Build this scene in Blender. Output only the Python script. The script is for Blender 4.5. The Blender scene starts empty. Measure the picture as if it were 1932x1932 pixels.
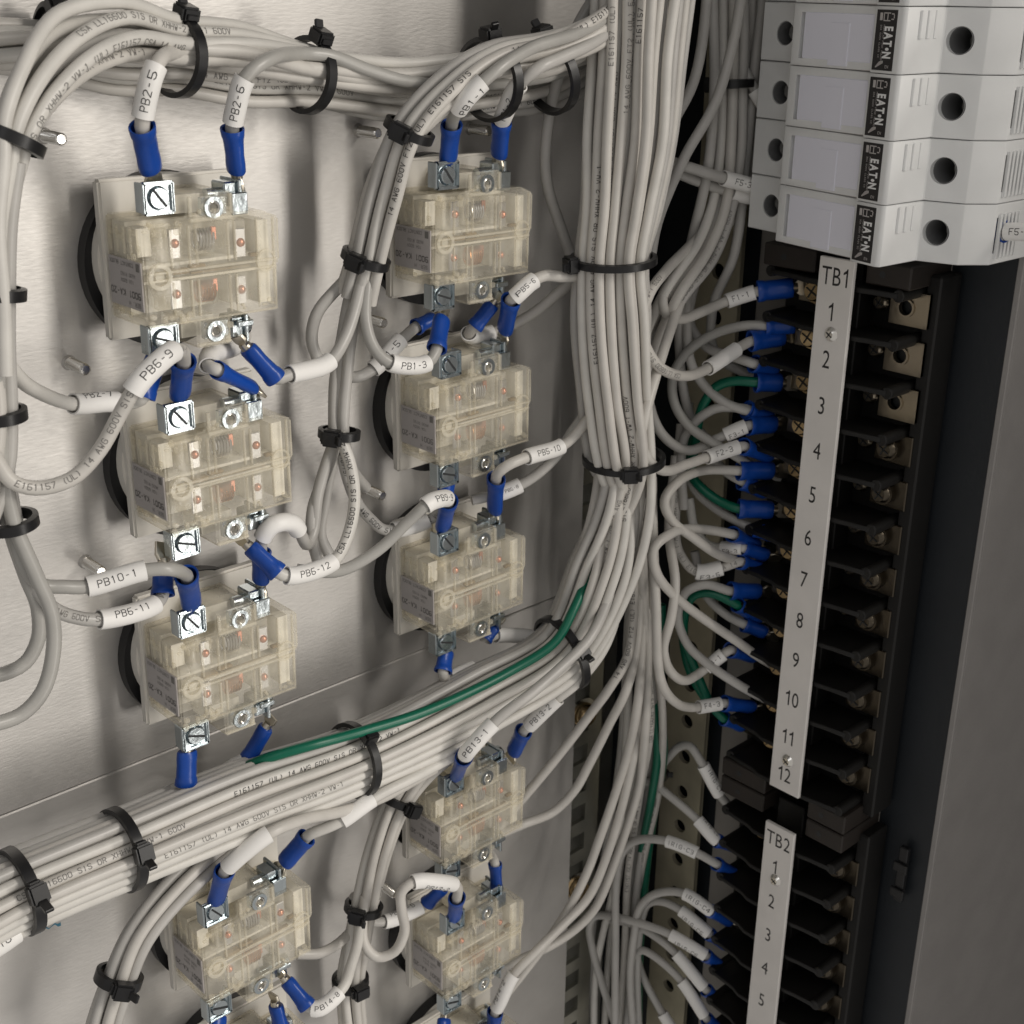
import bpy, bmesh, math, random
from mathutils import Vector, Matrix
random.seed(7)
sc = bpy.context.scene
COL = sc.collection
S = 0.001                      # everything below is written in millimetres

# ------------------------------------------------------------------ camera
# the photograph's vanishing points give the lens and the three room axes
FPX = 2568.0                   # focal length in pixels of a 1932 px wide picture
ax = Vector((2934, -966, 2568)).normalized()          # panel's right, in camera axes (right, down, forward)
zd = Vector((-96, 6534, 2568)); zd = (zd - ax * ax.dot(zd)).normalized()
az = -zd
ay = az.cross(ax)
CAM = Vector((-165.7, -330.8, 50.0))
def c2w(c): return Vector((ax.dot(c), ay.dot(c), az.dot(c)))
RIGHT, DOWN, FWD = c2w(Vector((1, 0, 0))), c2w(Vector((0, 1, 0))), c2w(Vector((0, 0, 1)))
cd = bpy.data.cameras.new('camera'); cam = bpy.data.objects.new('camera', cd); COL.objects.link(cam)
m = Matrix((RIGHT, -DOWN, -FWD)).transposed().to_4x4(); m.translation = CAM * S
cam.matrix_world = m
cd.sensor_width = 36.0; cd.lens = 36.0 * FPX / 1932.0
cd.clip_start = 0.005; cd.clip_end = 50
cd.dof.use_dof = True; cd.dof.focus_distance = 0.385; cd.dof.aperture_fstop = 40.0
sc.camera = cam

# ------------------------------------------------------------------ light
w = bpy.data.worlds.new('World'); sc.world = w; w.use_nodes = True
bg = w.node_tree.nodes['Background']; bg.inputs[0].default_value = (1.0, 0.96, 0.91, 1); bg.inputs[1].default_value = 0.34
def area(name, loc, target, sx, sy, power, col):
    l = bpy.data.lights.new(name, 'AREA'); l.shape = 'RECTANGLE'; l.size = sx; l.size_y = sy; l.energy = power; l.color = col
    o = bpy.data.objects.new(name, l); COL.objects.link(o); o.location = Vector(loc)
    d = Vector(target) - Vector(loc); o.rotation_euler = d.to_track_quat('-Z', 'Y').to_euler()
area('ceiling_lamp', (0.62, -1.40, 0.62), (0.02, 0, -0.12), 0.22, 0.6, 7.5, (1.0, 0.94, 0.86))
area('panel_fill', (0.62, -1.40, -0.15), (0.02, 0, -0.15), 0.2, 1.5, 6.0, (1.0, 0.95, 0.88))  # added fill without a real source, spreads the reflection down the panel
area('ceiling_lamp', (-0.95, -1.05, 0.95), (0.2, -0.05, -0.1), 0.3, 1.0, 1.0, (0.96, 0.97, 1.0))
sc.view_settings.view_transform = 'Standard'; sc.view_settings.look = 'None'
sc.view_settings.exposure = 0.27; sc.view_settings.gamma = 1.0
cy = sc.cycles
cy.use_denoising = True
cy.max_bounces = 10; cy.diffuse_bounces = 4; cy.glossy_bounces = 5; cy.transmission_bounces = 8; cy.transparent_max_bounces = 24
cy.caustics_reflective = False; cy.caustics_refractive = False
cy.sample_clamp_indirect = 4.0

# ------------------------------------------------------------------ pixel -> place
def ray(u, v): return c2w(Vector(((u - 966) / FPX, (v - 966) / FPX, 1)))
def at(u, v, d):
    """a pixel plus the plane it lies on: d < 130 is millimetres in front of the panel, d >= 130 the sideways plane x = d"""
    r = ray(u, v)
    return CAM + r * ((d - CAM.x) / r.x) if d >= 130 else CAM + r * ((-d - CAM.y) / r.y)
def proj(p):
    q = p - CAM; z = q.dot(FWD)
    return 966 + FPX * q.dot(RIGHT) / z, 966 + FPX * q.dot(DOWN) / z

# ------------------------------------------------------------------ materials
def mat(name, col, rough=0.5, metal=0.0, bump=0.0, bscale=300.0, var=0.0, trans=0.0, ior=1.45, spec=0.5, stretch=(1, 1, 1), sss=0.0, coat=0.0, rvar=0.0, dark=None, vscale=60.0):
    M = bpy.data.materials.new(name); M.use_nodes = True
    nt = M.node_tree; b = nt.nodes['Principled BSDF']
    b.inputs['Base Color'].default_value = (*col, 1); b.inputs['Roughness'].default_value = rough
    b.inputs['Metallic'].default_value = metal; b.inputs['IOR'].default_value = ior
    b.inputs['Specular IOR Level'].default_value = spec
    b.inputs['Transmission Weight'].default_value = trans
    b.inputs['Coat Weight'].default_value = coat
    if sss: b.inputs['Subsurface Weight'].default_value = sss; b.inputs['Subsurface Radius'].default_value = (1, .9, .7); b.inputs['Subsurface Scale'].default_value = 0.002
    tc = nt.nodes.new('ShaderNodeTexCoord'); mp = nt.nodes.new('ShaderNodeMapping'); mp.inputs['Scale'].default_value = stretch
    nt.links.new(tc.outputs['Object'], mp.inputs['Vector'])
    if bump:
        n = nt.nodes.new('ShaderNodeTexNoise'); n.inputs['Scale'].default_value = bscale; n.inputs['Detail'].default_value = 4
        nt.links.new(mp.outputs[0], n.inputs['Vector'])
        bp = nt.nodes.new('ShaderNodeBump'); bp.inputs['Strength'].default_value = bump; bp.inputs['Distance'].default_value = 0.0005
        nt.links.new(n.outputs['Fac'], bp.inputs['Height']); nt.links.new(bp.outputs[0], b.inputs['Normal'])
        if rvar:
            r = nt.nodes.new('ShaderNodeMapRange'); r.inputs['To Min'].default_value = rough - rvar; r.inputs['To Max'].default_value = rough + rvar
            nt.links.new(n.outputs['Fac'], r.inputs['Value']); nt.links.new(r.outputs[0], b.inputs['Roughness'])
    if var:
        n2 = nt.nodes.new('ShaderNodeTexNoise'); n2.inputs['Scale'].default_value = vscale; n2.inputs['Detail'].default_value = 5
        nt.links.new(tc.outputs['Object'], n2.inputs['Vector'])
        mx = nt.nodes.new('ShaderNodeMix'); mx.data_type = 'RGBA'
        d = dark or tuple(c * (1 - var) for c in col)
        mx.inputs['A'].default_value = (*d, 1); mx.inputs['B'].default_value = (*[min(1, c * (1 + var * .4)) for c in col], 1)
        cr = nt.nodes.new('ShaderNodeMapRange'); cr.inputs['From Min'].default_value = .35; cr.inputs['From Max'].default_value = .65
        nt.links.new(n2.outputs['Fac'], cr.inputs['Value']); nt.links.new(cr.outputs[0], mx.inputs['Factor'])
        nt.links.new(mx.outputs['Result'], b.inputs['Base Color'])
    return M
M = {}
M['alu'] = mat('brushed_aluminium', (.63, .61, .585), .50, .75, bump=.13, bscale=800, stretch=(.4, 1, 1.6), rvar=.09, var=.13, vscale=28)
WIRES = [mat('wire_a', (.61, .585, .545), .36, var=.07, vscale=120), mat('wire_b', (.50, .485, .46), .33, var=.07, vscale=120),
         mat('wire_c', (.67, .65, .61), .40, var=.07, vscale=120), mat('wire_d', (.42, .41, .385), .32, var=.07, vscale=120)]
M['green'] = mat('green_wire', (.0, .125, .072), .35)
M['sleeve'] = mat('sleeve_white', (.90, .885, .86), .42, sss=.0)
M['ink'] = mat('ink', (.022, .02, .02), .6)
M['inkgrey'] = mat('ink_grey', (.20, .19, .18), .6)
M['blue'] = mat('lug_blue', (.008, .065, .36), .30, bump=.15, bscale=500, var=.15)
M['lugmetal'] = mat('tinned_copper', (.62, .57, .48), .34, 1, bump=.2, bscale=400)
M['black'] = mat('tie_black', (.012, .012, .013), .33)
M['rubber'] = mat('gasket_black', (.010, .010, .011), .45, bump=.1, bscale=300)
M['zinc'] = mat('zinc_plate', (.56, .615, .64), .22, 1, bump=.25, bscale=350, var=.12)
M['steel'] = mat('steel', (.78, .76, .72), .20, 1)
def shell(name, col, keep, tint, rough=.14, bump=.2, bscale=190, vs=70):
    M_ = mat(name, col, rough, bump=bump, bscale=bscale); nt = M_.node_tree
    t = nt.nodes.new('ShaderNodeBsdfTransparent'); t.inputs[0].default_value = (*tint, 1)
    mx = nt.nodes.new('ShaderNodeMixShader'); n = nt.nodes.new('ShaderNodeTexNoise'); n.inputs['Scale'].default_value = vs; n.inputs['Detail'].default_value = 5
    tc = nt.nodes.new('ShaderNodeTexCoord'); nt.links.new(tc.outputs['Object'], n.inputs['Vector'])
    r = nt.nodes.new('ShaderNodeMapRange'); r.inputs['From Min'].default_value = .3; r.inputs['From Max'].default_value = .7
    r.inputs['To Min'].default_value = keep - .18; r.inputs['To Max'].default_value = keep + .18
    nt.links.new(n.outputs['Fac'], r.inputs['Value']); nt.links.new(r.outputs[0], mx.inputs[0])
    nt.links.new(t.outputs[0], mx.inputs[1]); nt.links.new(nt.nodes['Principled BSDF'].outputs[0], mx.inputs[2])
    nt.links.new(mx.outputs[0], nt.nodes['Material Output'].inputs['Surface'])
    return M_
M['amber'] = shell('amber_nylon', (.92, .87, .745), .25, (.992, .985, .965), .08, .32, 230)
M['amberclear'] = shell('clear_cell', (.90, .87, .80), .30, (.97, .96, .93), .10)
M['amber_old'] = mat('amber_nylon', (.88, .78, .56), .13, 0, bump=.22, bscale=190, trans=.62, ior=1.30, spec=.5)
M['amberin'] = mat('amber_carrier', (.90, .86, .755), .4, 0, bump=.2, bscale=260, var=.2, vscale=150)
M['brown'] = mat('seam_shadow_brown', (.30, .21, .10), .5)
M['milk'] = mat('milky_nylon', (.78, .75, .69), .40, var=.05)
M['orange'] = mat('copper_contact', (.74, .31, .20), .22, .7)
M['silver'] = mat('contact_strip', (.62, .61, .60), .28, .9)
M['copper'] = mat('copper_spring', (.62, .30, .14), .25, 1)
M['label'] = mat('grey_label', (.50, .47, .46), .5)
M['tbblack'] = mat('phenolic', (.005, .0045, .004), .55, bump=.08, bscale=300, var=.3)
M['tbbrown'] = mat('phenolic_end', (.022, .017, .014), .5, bump=.1, bscale=250, var=.25)
M['brass'] = mat('brass', (.58, .43, .24), .22, 1, bump=.2, bscale=300)
M['nickel'] = mat('nickel_plate', (.38, .33, .255), .28, 1, bump=.2, bscale=300)
M['shadedmetal'] = mat('shaded_terminal_metal', (.10, .085, .065), .3, 1, bump=.2, bscale=300)  # darker copy of brass and nickel, shade of the right-hand terminals put into colour
M['strip'] = mat('marker_strip', (.80, .77, .74), .38, var=.06)
M['fuse'] = mat('fuse_grey', (.77, .775, .77), .42, var=.05, bump=.04, bscale=500)
M['fusewin'] = mat('fuse_drawer', (.82, .82, .91), .26)
M['well'] = mat('well_shade', (.19, .192, .195), .5)
M['holedark'] = mat('hole_dark', (.02, .022, .024), .5)
M['wall'] = mat('cabinet_paint', (.014, .017, .021), .48, bump=.12, bscale=600, var=.1)
M['flange'] = mat('frame_paint', (.30, .285, .275), .5, bump=.25, bscale=700, var=.06)
M['galv'] = mat('galvanised', (.58, .57, .50), .36, .85, bump=.2, bscale=60, var=.3, vscale=40)
M['galvb'] = mat('galvanised_strip', (.58, .53, .40), .42, .6, bump=.15, bscale=120, var=.2, vscale=50)
M['dark'] = mat('cabinet_back', (.07, .07, .068), .55)
M['white'] = mat('white_print', (.82, .82, .82), .5)
M['marker'] = mat('blue_marker', (.05, .20, .30), .5)

# ------------------------------------------------------------------ mesh helpers
class MB:
    def __init__(s): s.v = []; s.f = []
    def add(s, vs, fs):
        o = len(s.v); s.v += [Vector(x) for x in vs]; s.f += [tuple(i + o for i in f) for f in fs]; return s
    def bm(s, b):
        b.verts.ensure_lookup_table(); b.verts.index_update()
        s.add([x.co.copy() for x in b.verts], [[q.index for q in f.verts] for f in b.faces]); b.free(); return s
    def box(s, a, b, bev=0.0, seg=1, M4=None):
        t = bmesh.new(); bmesh.ops.create_cube(t, size=1)
        a, b = Vector(a), Vector(b)
        for x in t.verts: x.co = Vector([(a[i] + b[i]) / 2 + x.co[i] * abs(b[i] - a[i]) for i in range(3)])
        if bev: bmesh.ops.bevel(t, geom=t.edges[:], offset=bev, segments=seg, affect='EDGES')
        if M4: bmesh.ops.transform(t, matrix=M4, verts=t.verts[:])
        return s.bm(t)
    def cyl(s, p, q, r, r2=None, n=16, bev=0.0, cap=True):
        p, q = Vector(p), Vector(q); r2 = r if r2 is None else r2
        t = (q - p).normalized(); a = t.orthogonal().normalized(); b = t.cross(a)
        L = (q - p).length
        rings = [(0, r), (L, r2)] if not bev else [(0, r), (L - bev, r2), (L, r2 - bev)]
        vs = []; fs = []
        for h, rr in rings:
            for k in range(n):
                g = 2 * math.pi * k / n; vs.append(p + t * h + (a * math.cos(g) + b * math.sin(g)) * rr)
        for j in range(len(rings) - 1):
            for k in range(n): fs.append((j * n + k, j * n + (k + 1) % n, (j + 1) * n + (k + 1) % n, (j + 1) * n + k))
        if cap: fs += [tuple(range(n))[::-1], tuple((len(rings) - 1) * n + k for k in range(n))]
        return s.add(vs, fs)
    def ring(s, p, t, ro, ri, h, n=24):
        p = Vector(p); t = Vector(t).normalized(); a = t.orthogonal().normalized(); b = t.cross(a); vs = []; fs = []
        for rr, hh in ((ro, 0), (ro, h), (ri, h), (ri, 0)):
            for k in range(n):
                g = 2 * math.pi * k / n; vs.append(p + t * hh + (a * math.cos(g) + b * math.sin(g)) * rr)
        for j in range(4):
            for k in range(n): fs.append((j * n + k, j * n + (k + 1) % n, ((j + 1) % 4) * n + (k + 1) % n, ((j + 1) % 4) * n + k))
        return s.add(vs, fs)
    def prism(s, prof, fn, h0, h1, bev=0.0, seg=1):
        t = bmesh.new(); vs = [t.verts.new(fn(a, b, h0)) for a, b in prof]; f = t.faces.new(vs)
        e = bmesh.ops.extrude_face_region(t, geom=[f])
        dv = Vector(fn(*prof[0], h1)) - Vector(fn(*prof[0], h0))
        bmesh.ops.translate(t, vec=dv, verts=[x for x in e['geom'] if isinstance(x, bmesh.types.BMVert)])
        bmesh.ops.recalc_face_normals(t, faces=t.faces[:])
        if bev: bmesh.ops.bevel(t, geom=t.edges[:], offset=bev, segments=seg, affect='EDGES')
        return s.bm(t)
    def tube(s, P, rads, n=10, cap=True, open_end=False):
        """P: list of (pos, n, b) frames; rads: radius per frame, or (ra, rb)"""
        vs = []; fs = []
        for (c, a, b), r in zip(P, rads):
            ra, rb = r if isinstance(r, tuple) else (r, r)
            for k in range(n):
                g = 2 * math.pi * k / n; vs.append(c + a * (math.cos(g) * ra) + b * (math.sin(g) * rb))
        m_ = len(P)
        for j in range(m_ - 1):
            for k in range(n): fs.append((j * n + k, j * n + (k + 1) % n, (j + 1) * n + (k + 1) % n, (j + 1) * n + k))
        if cap: fs += [tuple(range(n))[::-1], tuple((m_ - 1) * n + k for k in range(n))]
        return s.add(vs, fs)
def obj(name, mb, material, parent=None, sharp=35):
    me = bpy.data.meshes.new(name)
    me.from_pydata([tuple(x * S) for x in mb.v], [], mb.f)
    b = bmesh.new(); b.from_mesh(me); bmesh.ops.recalc_face_normals(b, faces=b.faces[:]); b.to_mesh(me); b.free()
    me.polygons.foreach_set('use_smooth', [True] * len(me.polygons))
    try: me.set_sharp_from_angle(angle=math.radians(sharp))
    except Exception: pass
    if material: me.materials.append(material)
    o = bpy.data.objects.new(name, me); COL.objects.link(o)
    if parent:
        o.parent = parent
        o.matrix_parent_inverse = parent_world(parent).inverted()
    return o
def parent_world(p):
    m_ = Matrix.LocRotScale(p.location, p.rotation_euler, p.scale)
    return m_ if not p.parent else parent_world(p.parent) @ p.matrix_parent_inverse @ m_
def empty(name, loc=(0, 0, 0)):
    o = bpy.data.objects.new(name, None); COL.objects.link(o); o.location = Vector(loc) * S; o.empty_display_size = .005; return o
def tag(o, label=None, cat=None, group=None, kind=None):
    for k, x in (('label', label), ('category', cat), ('group', group), ('kind', kind)):
        if x: o[k] = x
    return o
def copy_tree(o, parent=None):
    c = o.copy(); COL.objects.link(c)
    if parent: c.parent = parent; c.matrix_parent_inverse = o.matrix_parent_inverse.copy()
    for ch in list(o.children): copy_tree(ch, c)
    return c

# ------------------------------------------------------------------ lettering
GL = {'0': '10 01 05 16 36 45 41 30 10', '1': '15 26 20', '2': '05 16 36 45 44 00 40', '3': '05 16 36 45 44 33 13/33 42 41 30 10 01',
 '4': '30 36 02 42', '5': '46 06 03 33 42 41 30 10 01', '6': '46 16 05 01 10 30 41 42 33 03', '7': '06 46 10',
 '8': '13 04 05 16 36 45 44 33 13 02 01 10 30 41 42 33', '9': '00 30 41 45 36 16 05 04 13 43', '-': '13 33',
 'P': '00 06 36 45 44 33 03', 'B': '00 06 36 45 44 33 03/33 42 41 30 00', 'F': '00 06 46/03 33', 'I': '20 26',
 'R': '00 06 36 45 44 33 03/23 40', 'G': '45 36 16 05 01 10 30 41 43 23', 'C': '45 36 16 05 01 10 30 41', 'A': '00 26 40/12 32',
 'W': '06 10 23 30 46', 'E': '46 06 00 40/03 33', 'L': '06 00 40', 'T': '06 46/26 20', 'S': '45 36 16 05 04 13 33 42 41 30 10 01',
 'O': '10 01 05 16 36 45 41 30 10', 'X': '00 46/06 40', 'H': '00 06/40 46/03 43', 'V': '06 20 46', 'U': '06 01 10 30 41 46',
 'N': '00 06 40 46', 'M': '00 06 23 46 40', 'K': '00 06/46 03 40', 'D': '00 06 26 44 42 20 00', '(': '36 24 22 30', ')': '16 24 22 10', '.': '20 21'}
def strokes(text):
    """list of segments ((x,y),(x,y)) in glyph units, height 6, advance 6"""
    out = []
    for i, ch in enumerate(text):
        for pl in GL.get(ch, '').split('/'):
            q = [(int(t[0]) + i * 6.0, int(t[1])) for t in pl.split()]
            out += list(zip(q, q[1:]))
    return out, len(text) * 6.0 - 2
def lay(mb, segs, wd, fn):
    for (x0, y0), (x1, y1) in segs:
        L = math.hypot(x1 - x0, y1 - y0)
        if L == 0: continue
        dx, dy = (x1 - x0) / L, (y1 - y0) / L; nx, ny = -dy * wd / 2, dx * wd / 2
        x0 -= dx * wd * .35; y0 -= dy * wd * .35; x1 += dx * wd * .35; y1 += dy * wd * .35
        k = max(1, int(L / 1.5)); vs = []
        for j in range(k + 1):
            x = x0 + (x1 - x0) * j / k; y = y0 + (y1 - y0) * j / k
            vs += [fn(x + nx, y + ny), fn(x - nx, y - ny)]
        mb.add(vs, [(2 * j, 2 * j + 1, 2 * j + 3, 2 * j + 2) for j in range(k)])
FONT = {}
def glyph(ch, off):
    """one character of the built-in font from x = 0 at the baseline: verts, faces, width"""
    if ch == '1': return [Vector(p) for p in ((.20, 0), (.295, 0), (.295, .70), (.225, .70), (.20, .64), (.03, .545), (.03, .455), (.20, .525))], [(0, 1, 2, 3, 4, 7), (4, 5, 6, 7)], .36
    c = bpy.data.curves.new('t', 'FONT'); c.body = ch; c.resolution_u = 3; c.offset = off
    o = bpy.data.objects.new('t', c); COL.objects.link(o); bpy.context.view_layer.update()
    me = o.to_mesh(); vs = [x.co.to_2d() for x in me.vertices]; fs = [tuple(p.vertices) for p in me.polygons]
    o.to_mesh_clear(); bpy.data.objects.remove(o); bpy.data.curves.remove(c)
    x0 = min(p.x for p in vs); return [Vector((p.x - x0, p.y)) for p in vs], fs, max(p.x for p in vs) - x0
def font(text, off=0.0):
    """flat outline of a word: verts (x,y) centred, cap height about 0.7, faces"""
    if (text, off) not in FONT:
        V_, F_, x = [], [], 0.0
        for ch in text:
            vs, fs, wd = glyph(ch, off); k = len(V_)
            V_ += [Vector((p.x + x, p.y - .35)) for p in vs]; F_ += [tuple(i + k for i in f) for f in fs]; x += wd + .11
        FONT[(text, off)] = ([Vector((p.x - (x - .11) / 2, p.y)) for p in V_], F_)
    return FONT[(text, off)]
for t_ in ['TB1', 'TB2'] + [str(i) for i in range(1, 13)]: font(t_)
font('EAT•N', .045)
def printed(mb, text, o, right, up, size, off=0.0, wide=1.0):
    vs, fs = font(text, off); o, right, up = Vector(o), Vector(right), Vector(up)
    mb.add([o + right * (p.x * size * wide) + up * (p.y * size) for p in vs], fs)

# ------------------------------------------------------------------ the setting
def struct(name, mb, m_, parent=None): 
    o = obj(name, mb, m_, parent)
    if not parent: tag(o, kind='structure')
    return o
def slab_with_holes(mb, fn, a0, a1, b0, b1, holes, th, n=16):
    """a flat strip (a,b) of thickness th with through holes: holes = (a, b, ra, rb, square)"""
    t = bmesh.new()
    holes = sorted(holes, key=lambda h: h[1])
    edges = [b0] + [(holes[i][1] + holes[i + 1][1]) / 2 for i in range(len(holes) - 1)] + [b1]
    for i, (ha, hb, ra, rb, sq) in enumerate(holes):
        lo, hi = edges[i], edges[i + 1]
        ang = [2 * math.pi * k / n for k in range(n)]
        inn = []; out = []
        for g in ang:
            c, s_ = math.cos(g), math.sin(g)
            if sq:
                k = 1 / max(abs(c), abs(s_)); inn.append((ha + ra * c * k, hb + rb * s_ * k))
            else: inn.append((ha + ra * c, hb + rb * s_))
            # project onto the cell border
            tx = ((a1 - ha) / c if c > 1e-6 else (a0 - ha) / c if c < -1e-6 else 1e9); ty = ((hi - hb) / s_ if s_ > 1e-6 else (lo - hb) / s_ if s_ < -1e-6 else 1e9)
            k = min(tx, ty); out.append((ha + c * k, hb + s_ * k))
        for h in (0, th):
            vi = [t.verts.new(fn(a, b, h)) for a, b in inn]; vo = [t.verts.new(fn(a, b, h)) for a, b in out]
            for k in range(n):
                t.faces.new((vi[k], vi[(k + 1) % n], vo[(k + 1) % n], vo[k]))
            for k in range(n):
                (xa, xb), (ya, yb) = out[k], out[(k + 1) % n]
                va = abs(xa - a0) < 1e-4 or abs(xa - a1) < 1e-4; vb = abs(ya - a0) < 1e-4 or abs(ya - a1) < 1e-4
                if va != vb:
                    cn = (xa, yb) if va else (ya, xb)
                    if abs(cn[0] - xa) + abs(cn[1] - xb) > 1e-4 and abs(cn[0] - ya) + abs(cn[1] - yb) > 1e-4: t.faces.new((vo[k], vo[(k + 1) % n], t.verts.new(fn(cn[0], cn[1], h))))
            if h == 0: first = vi
            else:
                for k in range(n): t.faces.new((first[k], first[(k + 1) % n], vi[(k + 1) % n], vi[k]))
    mb.bm(t)
# the two aluminium plates, seam at z = -170
struct('back_panel', MB().box((-260, 0, -169.6), (184, 3, 140), .4), M['alu'])
struct('back_panel_lower', MB().box((-260, 0.25, -520), (184, 3.2, -170.25), .4), M['alu'])
struct('cabinet_back', MB().box((150, 42, -560), (330, 45, 200)), M['dark'])
struct('added_shade_roof', MB().box((-260, -128, 200.4), (243, 45, 203)), M['wall'])  # unseen roof added to keep light from above off the interior
wall = struct('cabinet_wall', MB().box((242, -131, -560), (243, 45, 200)), M['wall'])
M['sub'] = mat('grey_paint', (.33, .31, .285), .45, bump=.1, bscale=500, var=.08)
tag(obj('sub_panel', MB().box((240, -107, -560), (241.8, -31, 200), .3), M['sub']), 'grey painted strip panel behind the terminal strips', 'panel')
struct('cabinet_frame_shade_door', MB().box((243.2, -131, -560), (404, -128, 200), .5).prism([(400, -131.2), (404, -131.2), (349, -300), (349, -610), (345, -610), (345, -298)], lambda x, y, h: Vector((x, y, h)), -560, 200).box((241.6, -131.2, -560), (243.1, -129, 200), .3), M['flange'])  # the bent prism is a door added out of view to shade the right side
# rack post behind the panel's edge: a zinc angle with square holes, and a beige strip with round holes in the corner
mb = MB(); hs = [(194, -500 + 14.6 * k, 4.2, 4.2, True) for k in range(46)]
slab_with_holes(mb, lambda a, b, h: Vector((a, 6 + h, b)), 186, 204, -507, 165, hs, 2, 16)
mb.box((204, 6, -507), (206, 30, 165)).box((184.5, 4, -507), (186.2, 22, 165), .2)
post = tag(obj('rack_post', mb, M['galv']), 'zinc plated rack post with square holes along the edge of the aluminium panel', 'rack post')
mb = MB(); hs = [(-18, -500 + 17.3 * k, 3.0, 3.0, False) for k in range(38)]
slab_with_holes(mb, lambda a, b, h: Vector((233 + h, a, b)), -28, -8, -508, 160, hs, 2, 16)
mb.box((233, -8, -508), (240, -6.2, 160))
tag(obj('perforated_strip', mb, M['galvb']), 'beige galvanised strip with a row of round holes on the side wall', 'metal strip')
mb = MB(); hs = [(221, -500 + 22 * k, 3.2, 3.2, False) for k in range(30)]
slab_with_holes(mb, lambda a, b, h: Vector((a, 24 + h, b)), 208, 234, -511, 150, hs, 2, 16)
tag(obj('perforated_rail', mb, M['galv']), 'grey zinc rail with round holes behind the loose wires', 'metal rail')
for zz in (-232, -318):
    r_ = empty('rack_screw', (194, 5, zz))
    obj('screw_head', MB().cyl((194, 6, zz), (194, 1.5, zz), 5.5, 4.6, 16, .8), M['brass'], r_)
    obj('washer', MB().cyl((194, 6, zz), (194, 5.2, zz), 7.2, n=20), M['steel'], r_)
    tag(r_, 'brass coloured screw with washer in the rack post', 'screw', 'screws in the rack post')

# ------------------------------------------------------------------ wires
RW = 1.78
def smooth(P, step=2.2):
    P = [Vector(p) for p in P]
    if len(P) == 2: P = [P[0], (P[0] + P[1]) / 2, P[1]]
    Q = [P[0] * 2 - P[1]] + P + [P[-1] * 2 - P[-2]]
    out = []
    for i in range(1, len(Q) - 2):
        p0, p1, p2, p3 = Q[i - 1:i + 3]
        t0 = 0; t1 = t0 + max(1e-3, (p1 - p0).length ** .5); t2 = t1 + max(1e-3, (p2 - p1).length ** .5); t3 = t2 + max(1e-3, (p3 - p2).length ** .5)
        k = max(2, int((p2 - p1).length / step) + 1)
        for j in range(k):
            t = t1 + (t2 - t1) * j / k
            A1 = p0 * ((t1 - t) / (t1 - t0)) + p1 * ((t - t0) / (t1 - t0)); A2 = p1 * ((t2 - t) / (t2 - t1)) + p2 * ((t - t1) / (t2 - t1)); A3 = p2 * ((t3 - t) / (t3 - t2)) + p3 * ((t - t2) / (t3 - t2))
            B1 = A1 * ((t2 - t) / (t2 - t0)) + A2 * ((t - t0) / (t2 - t0)); B2 = A2 * ((t3 - t) / (t3 - t1)) + A3 * ((t - t1) / (t3 - t1))
            out.append(B1 * ((t2 - t) / (t2 - t1)) + B2 * ((t - t1) / (t2 - t1)))
    out.append(P[-1]); return out
def tangents(P):
    return [(P[min(i + 1, len(P) - 1)] - P[max(i - 1, 0)]).normalized() for i in range(len(P))]
def frames(P):
    T = tangents(P); n = T[0].orthogonal().normalized(); out = []
    for i, p in enumerate(P):
        n = (n - T[i] * n.dot(T[i])).normalized(); out.append((p, n, T[i].cross(n)))
    return out
def arc(P):
    s = [0.0]
    for a, b in zip(P, P[1:]): s.append(s[-1] + (b - a).length)
    return s
class Path:
    def __init__(s, P): s.P = P; s.s = arc(P); s.T = tangents(P); s.L = s.s[-1]
    def get(s, x):
        x = min(max(x, 0), s.L); i = 0
        lo, hi = 0, len(s.s) - 1
        while hi - lo > 1:
            mid = (lo + hi) // 2
            if s.s[mid] <= x: lo = mid
            else: hi = mid
        f = (x - s.s[lo]) / max(1e-9, s.s[hi] - s.s[lo])
        return s.P[lo].lerp(s.P[hi], f), s.T[lo].lerp(s.T[hi], f).normalized()
    def near(s, u, v):
        best = None
        for i, p in enumerate(s.P):
            a, b = proj(p); d = (a - u) ** 2 + (b - v) ** 2
            if best is None or d < best[0]: best = (d, i)
        i = best[1]; r = (1e9, 0)
        for j in range(-10, 11):
            x = s.s[i] + j * .25; a, b = proj(s.get(x)[0]); d = (a - u) ** 2 + (b - v) ** 2
            if d < r[0]: r = (d, x)
        return min(max(r[1], 0), s.L)
    def sub(s, a, b, step=1.2):
        k = max(2, int((b - a) / step)); return [s.get(a + (b - a) * i / k)[0] for i in range(k + 1)]
def wrap_text(path, s0, text, size, r, turn=0.0, wd=.62, rev=None, lift=.06):
    """stroke lettering bent round the path at radius r, starting at arc length s0 (centre s0 when s0 is a tuple)"""
    segs, W = strokes(text); W *= size; mb = MB()
    c, t = path.get(s0)
    if rev is None:
        u0, v0 = proj(c); u1, v1 = proj(c + t * 2); rev = (u1 - u0) * 1.0 - (v1 - v0) * .35 < 0
    sg = -1 if rev else 1
    # one reading axis for the whole word, carried along the curve
    def fn(x, y):
        cc, tt = path.get(s0 + sg * (x * size - W / 2))
        n = (CAM - cc); n = (n - tt * n.dot(tt)).normalized()
        up = n.cross(tt * sg)
        a = turn + (y - 3) * size / r
        return cc + (n * math.cos(a) + up * math.sin(a)) * (r + lift)
    lay(mb, segs, wd, fn); return mb
def wire_mesh(P, r=RW, n=10): return MB().tube(frames(P), [r] * len(P), n)
LEG = ['E161157 (UL) 14 AWG 600V SIS OR XHHW-2 VW-1', 'SIS OR XHHW-2 VW-1 (UL) E161157 CSA 14 AWG', '14 AWG 600V FT2 (UL) E161157 SIS', 'CSA LL16600 SIS OR XHHW-2 VW-1 600V']
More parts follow.
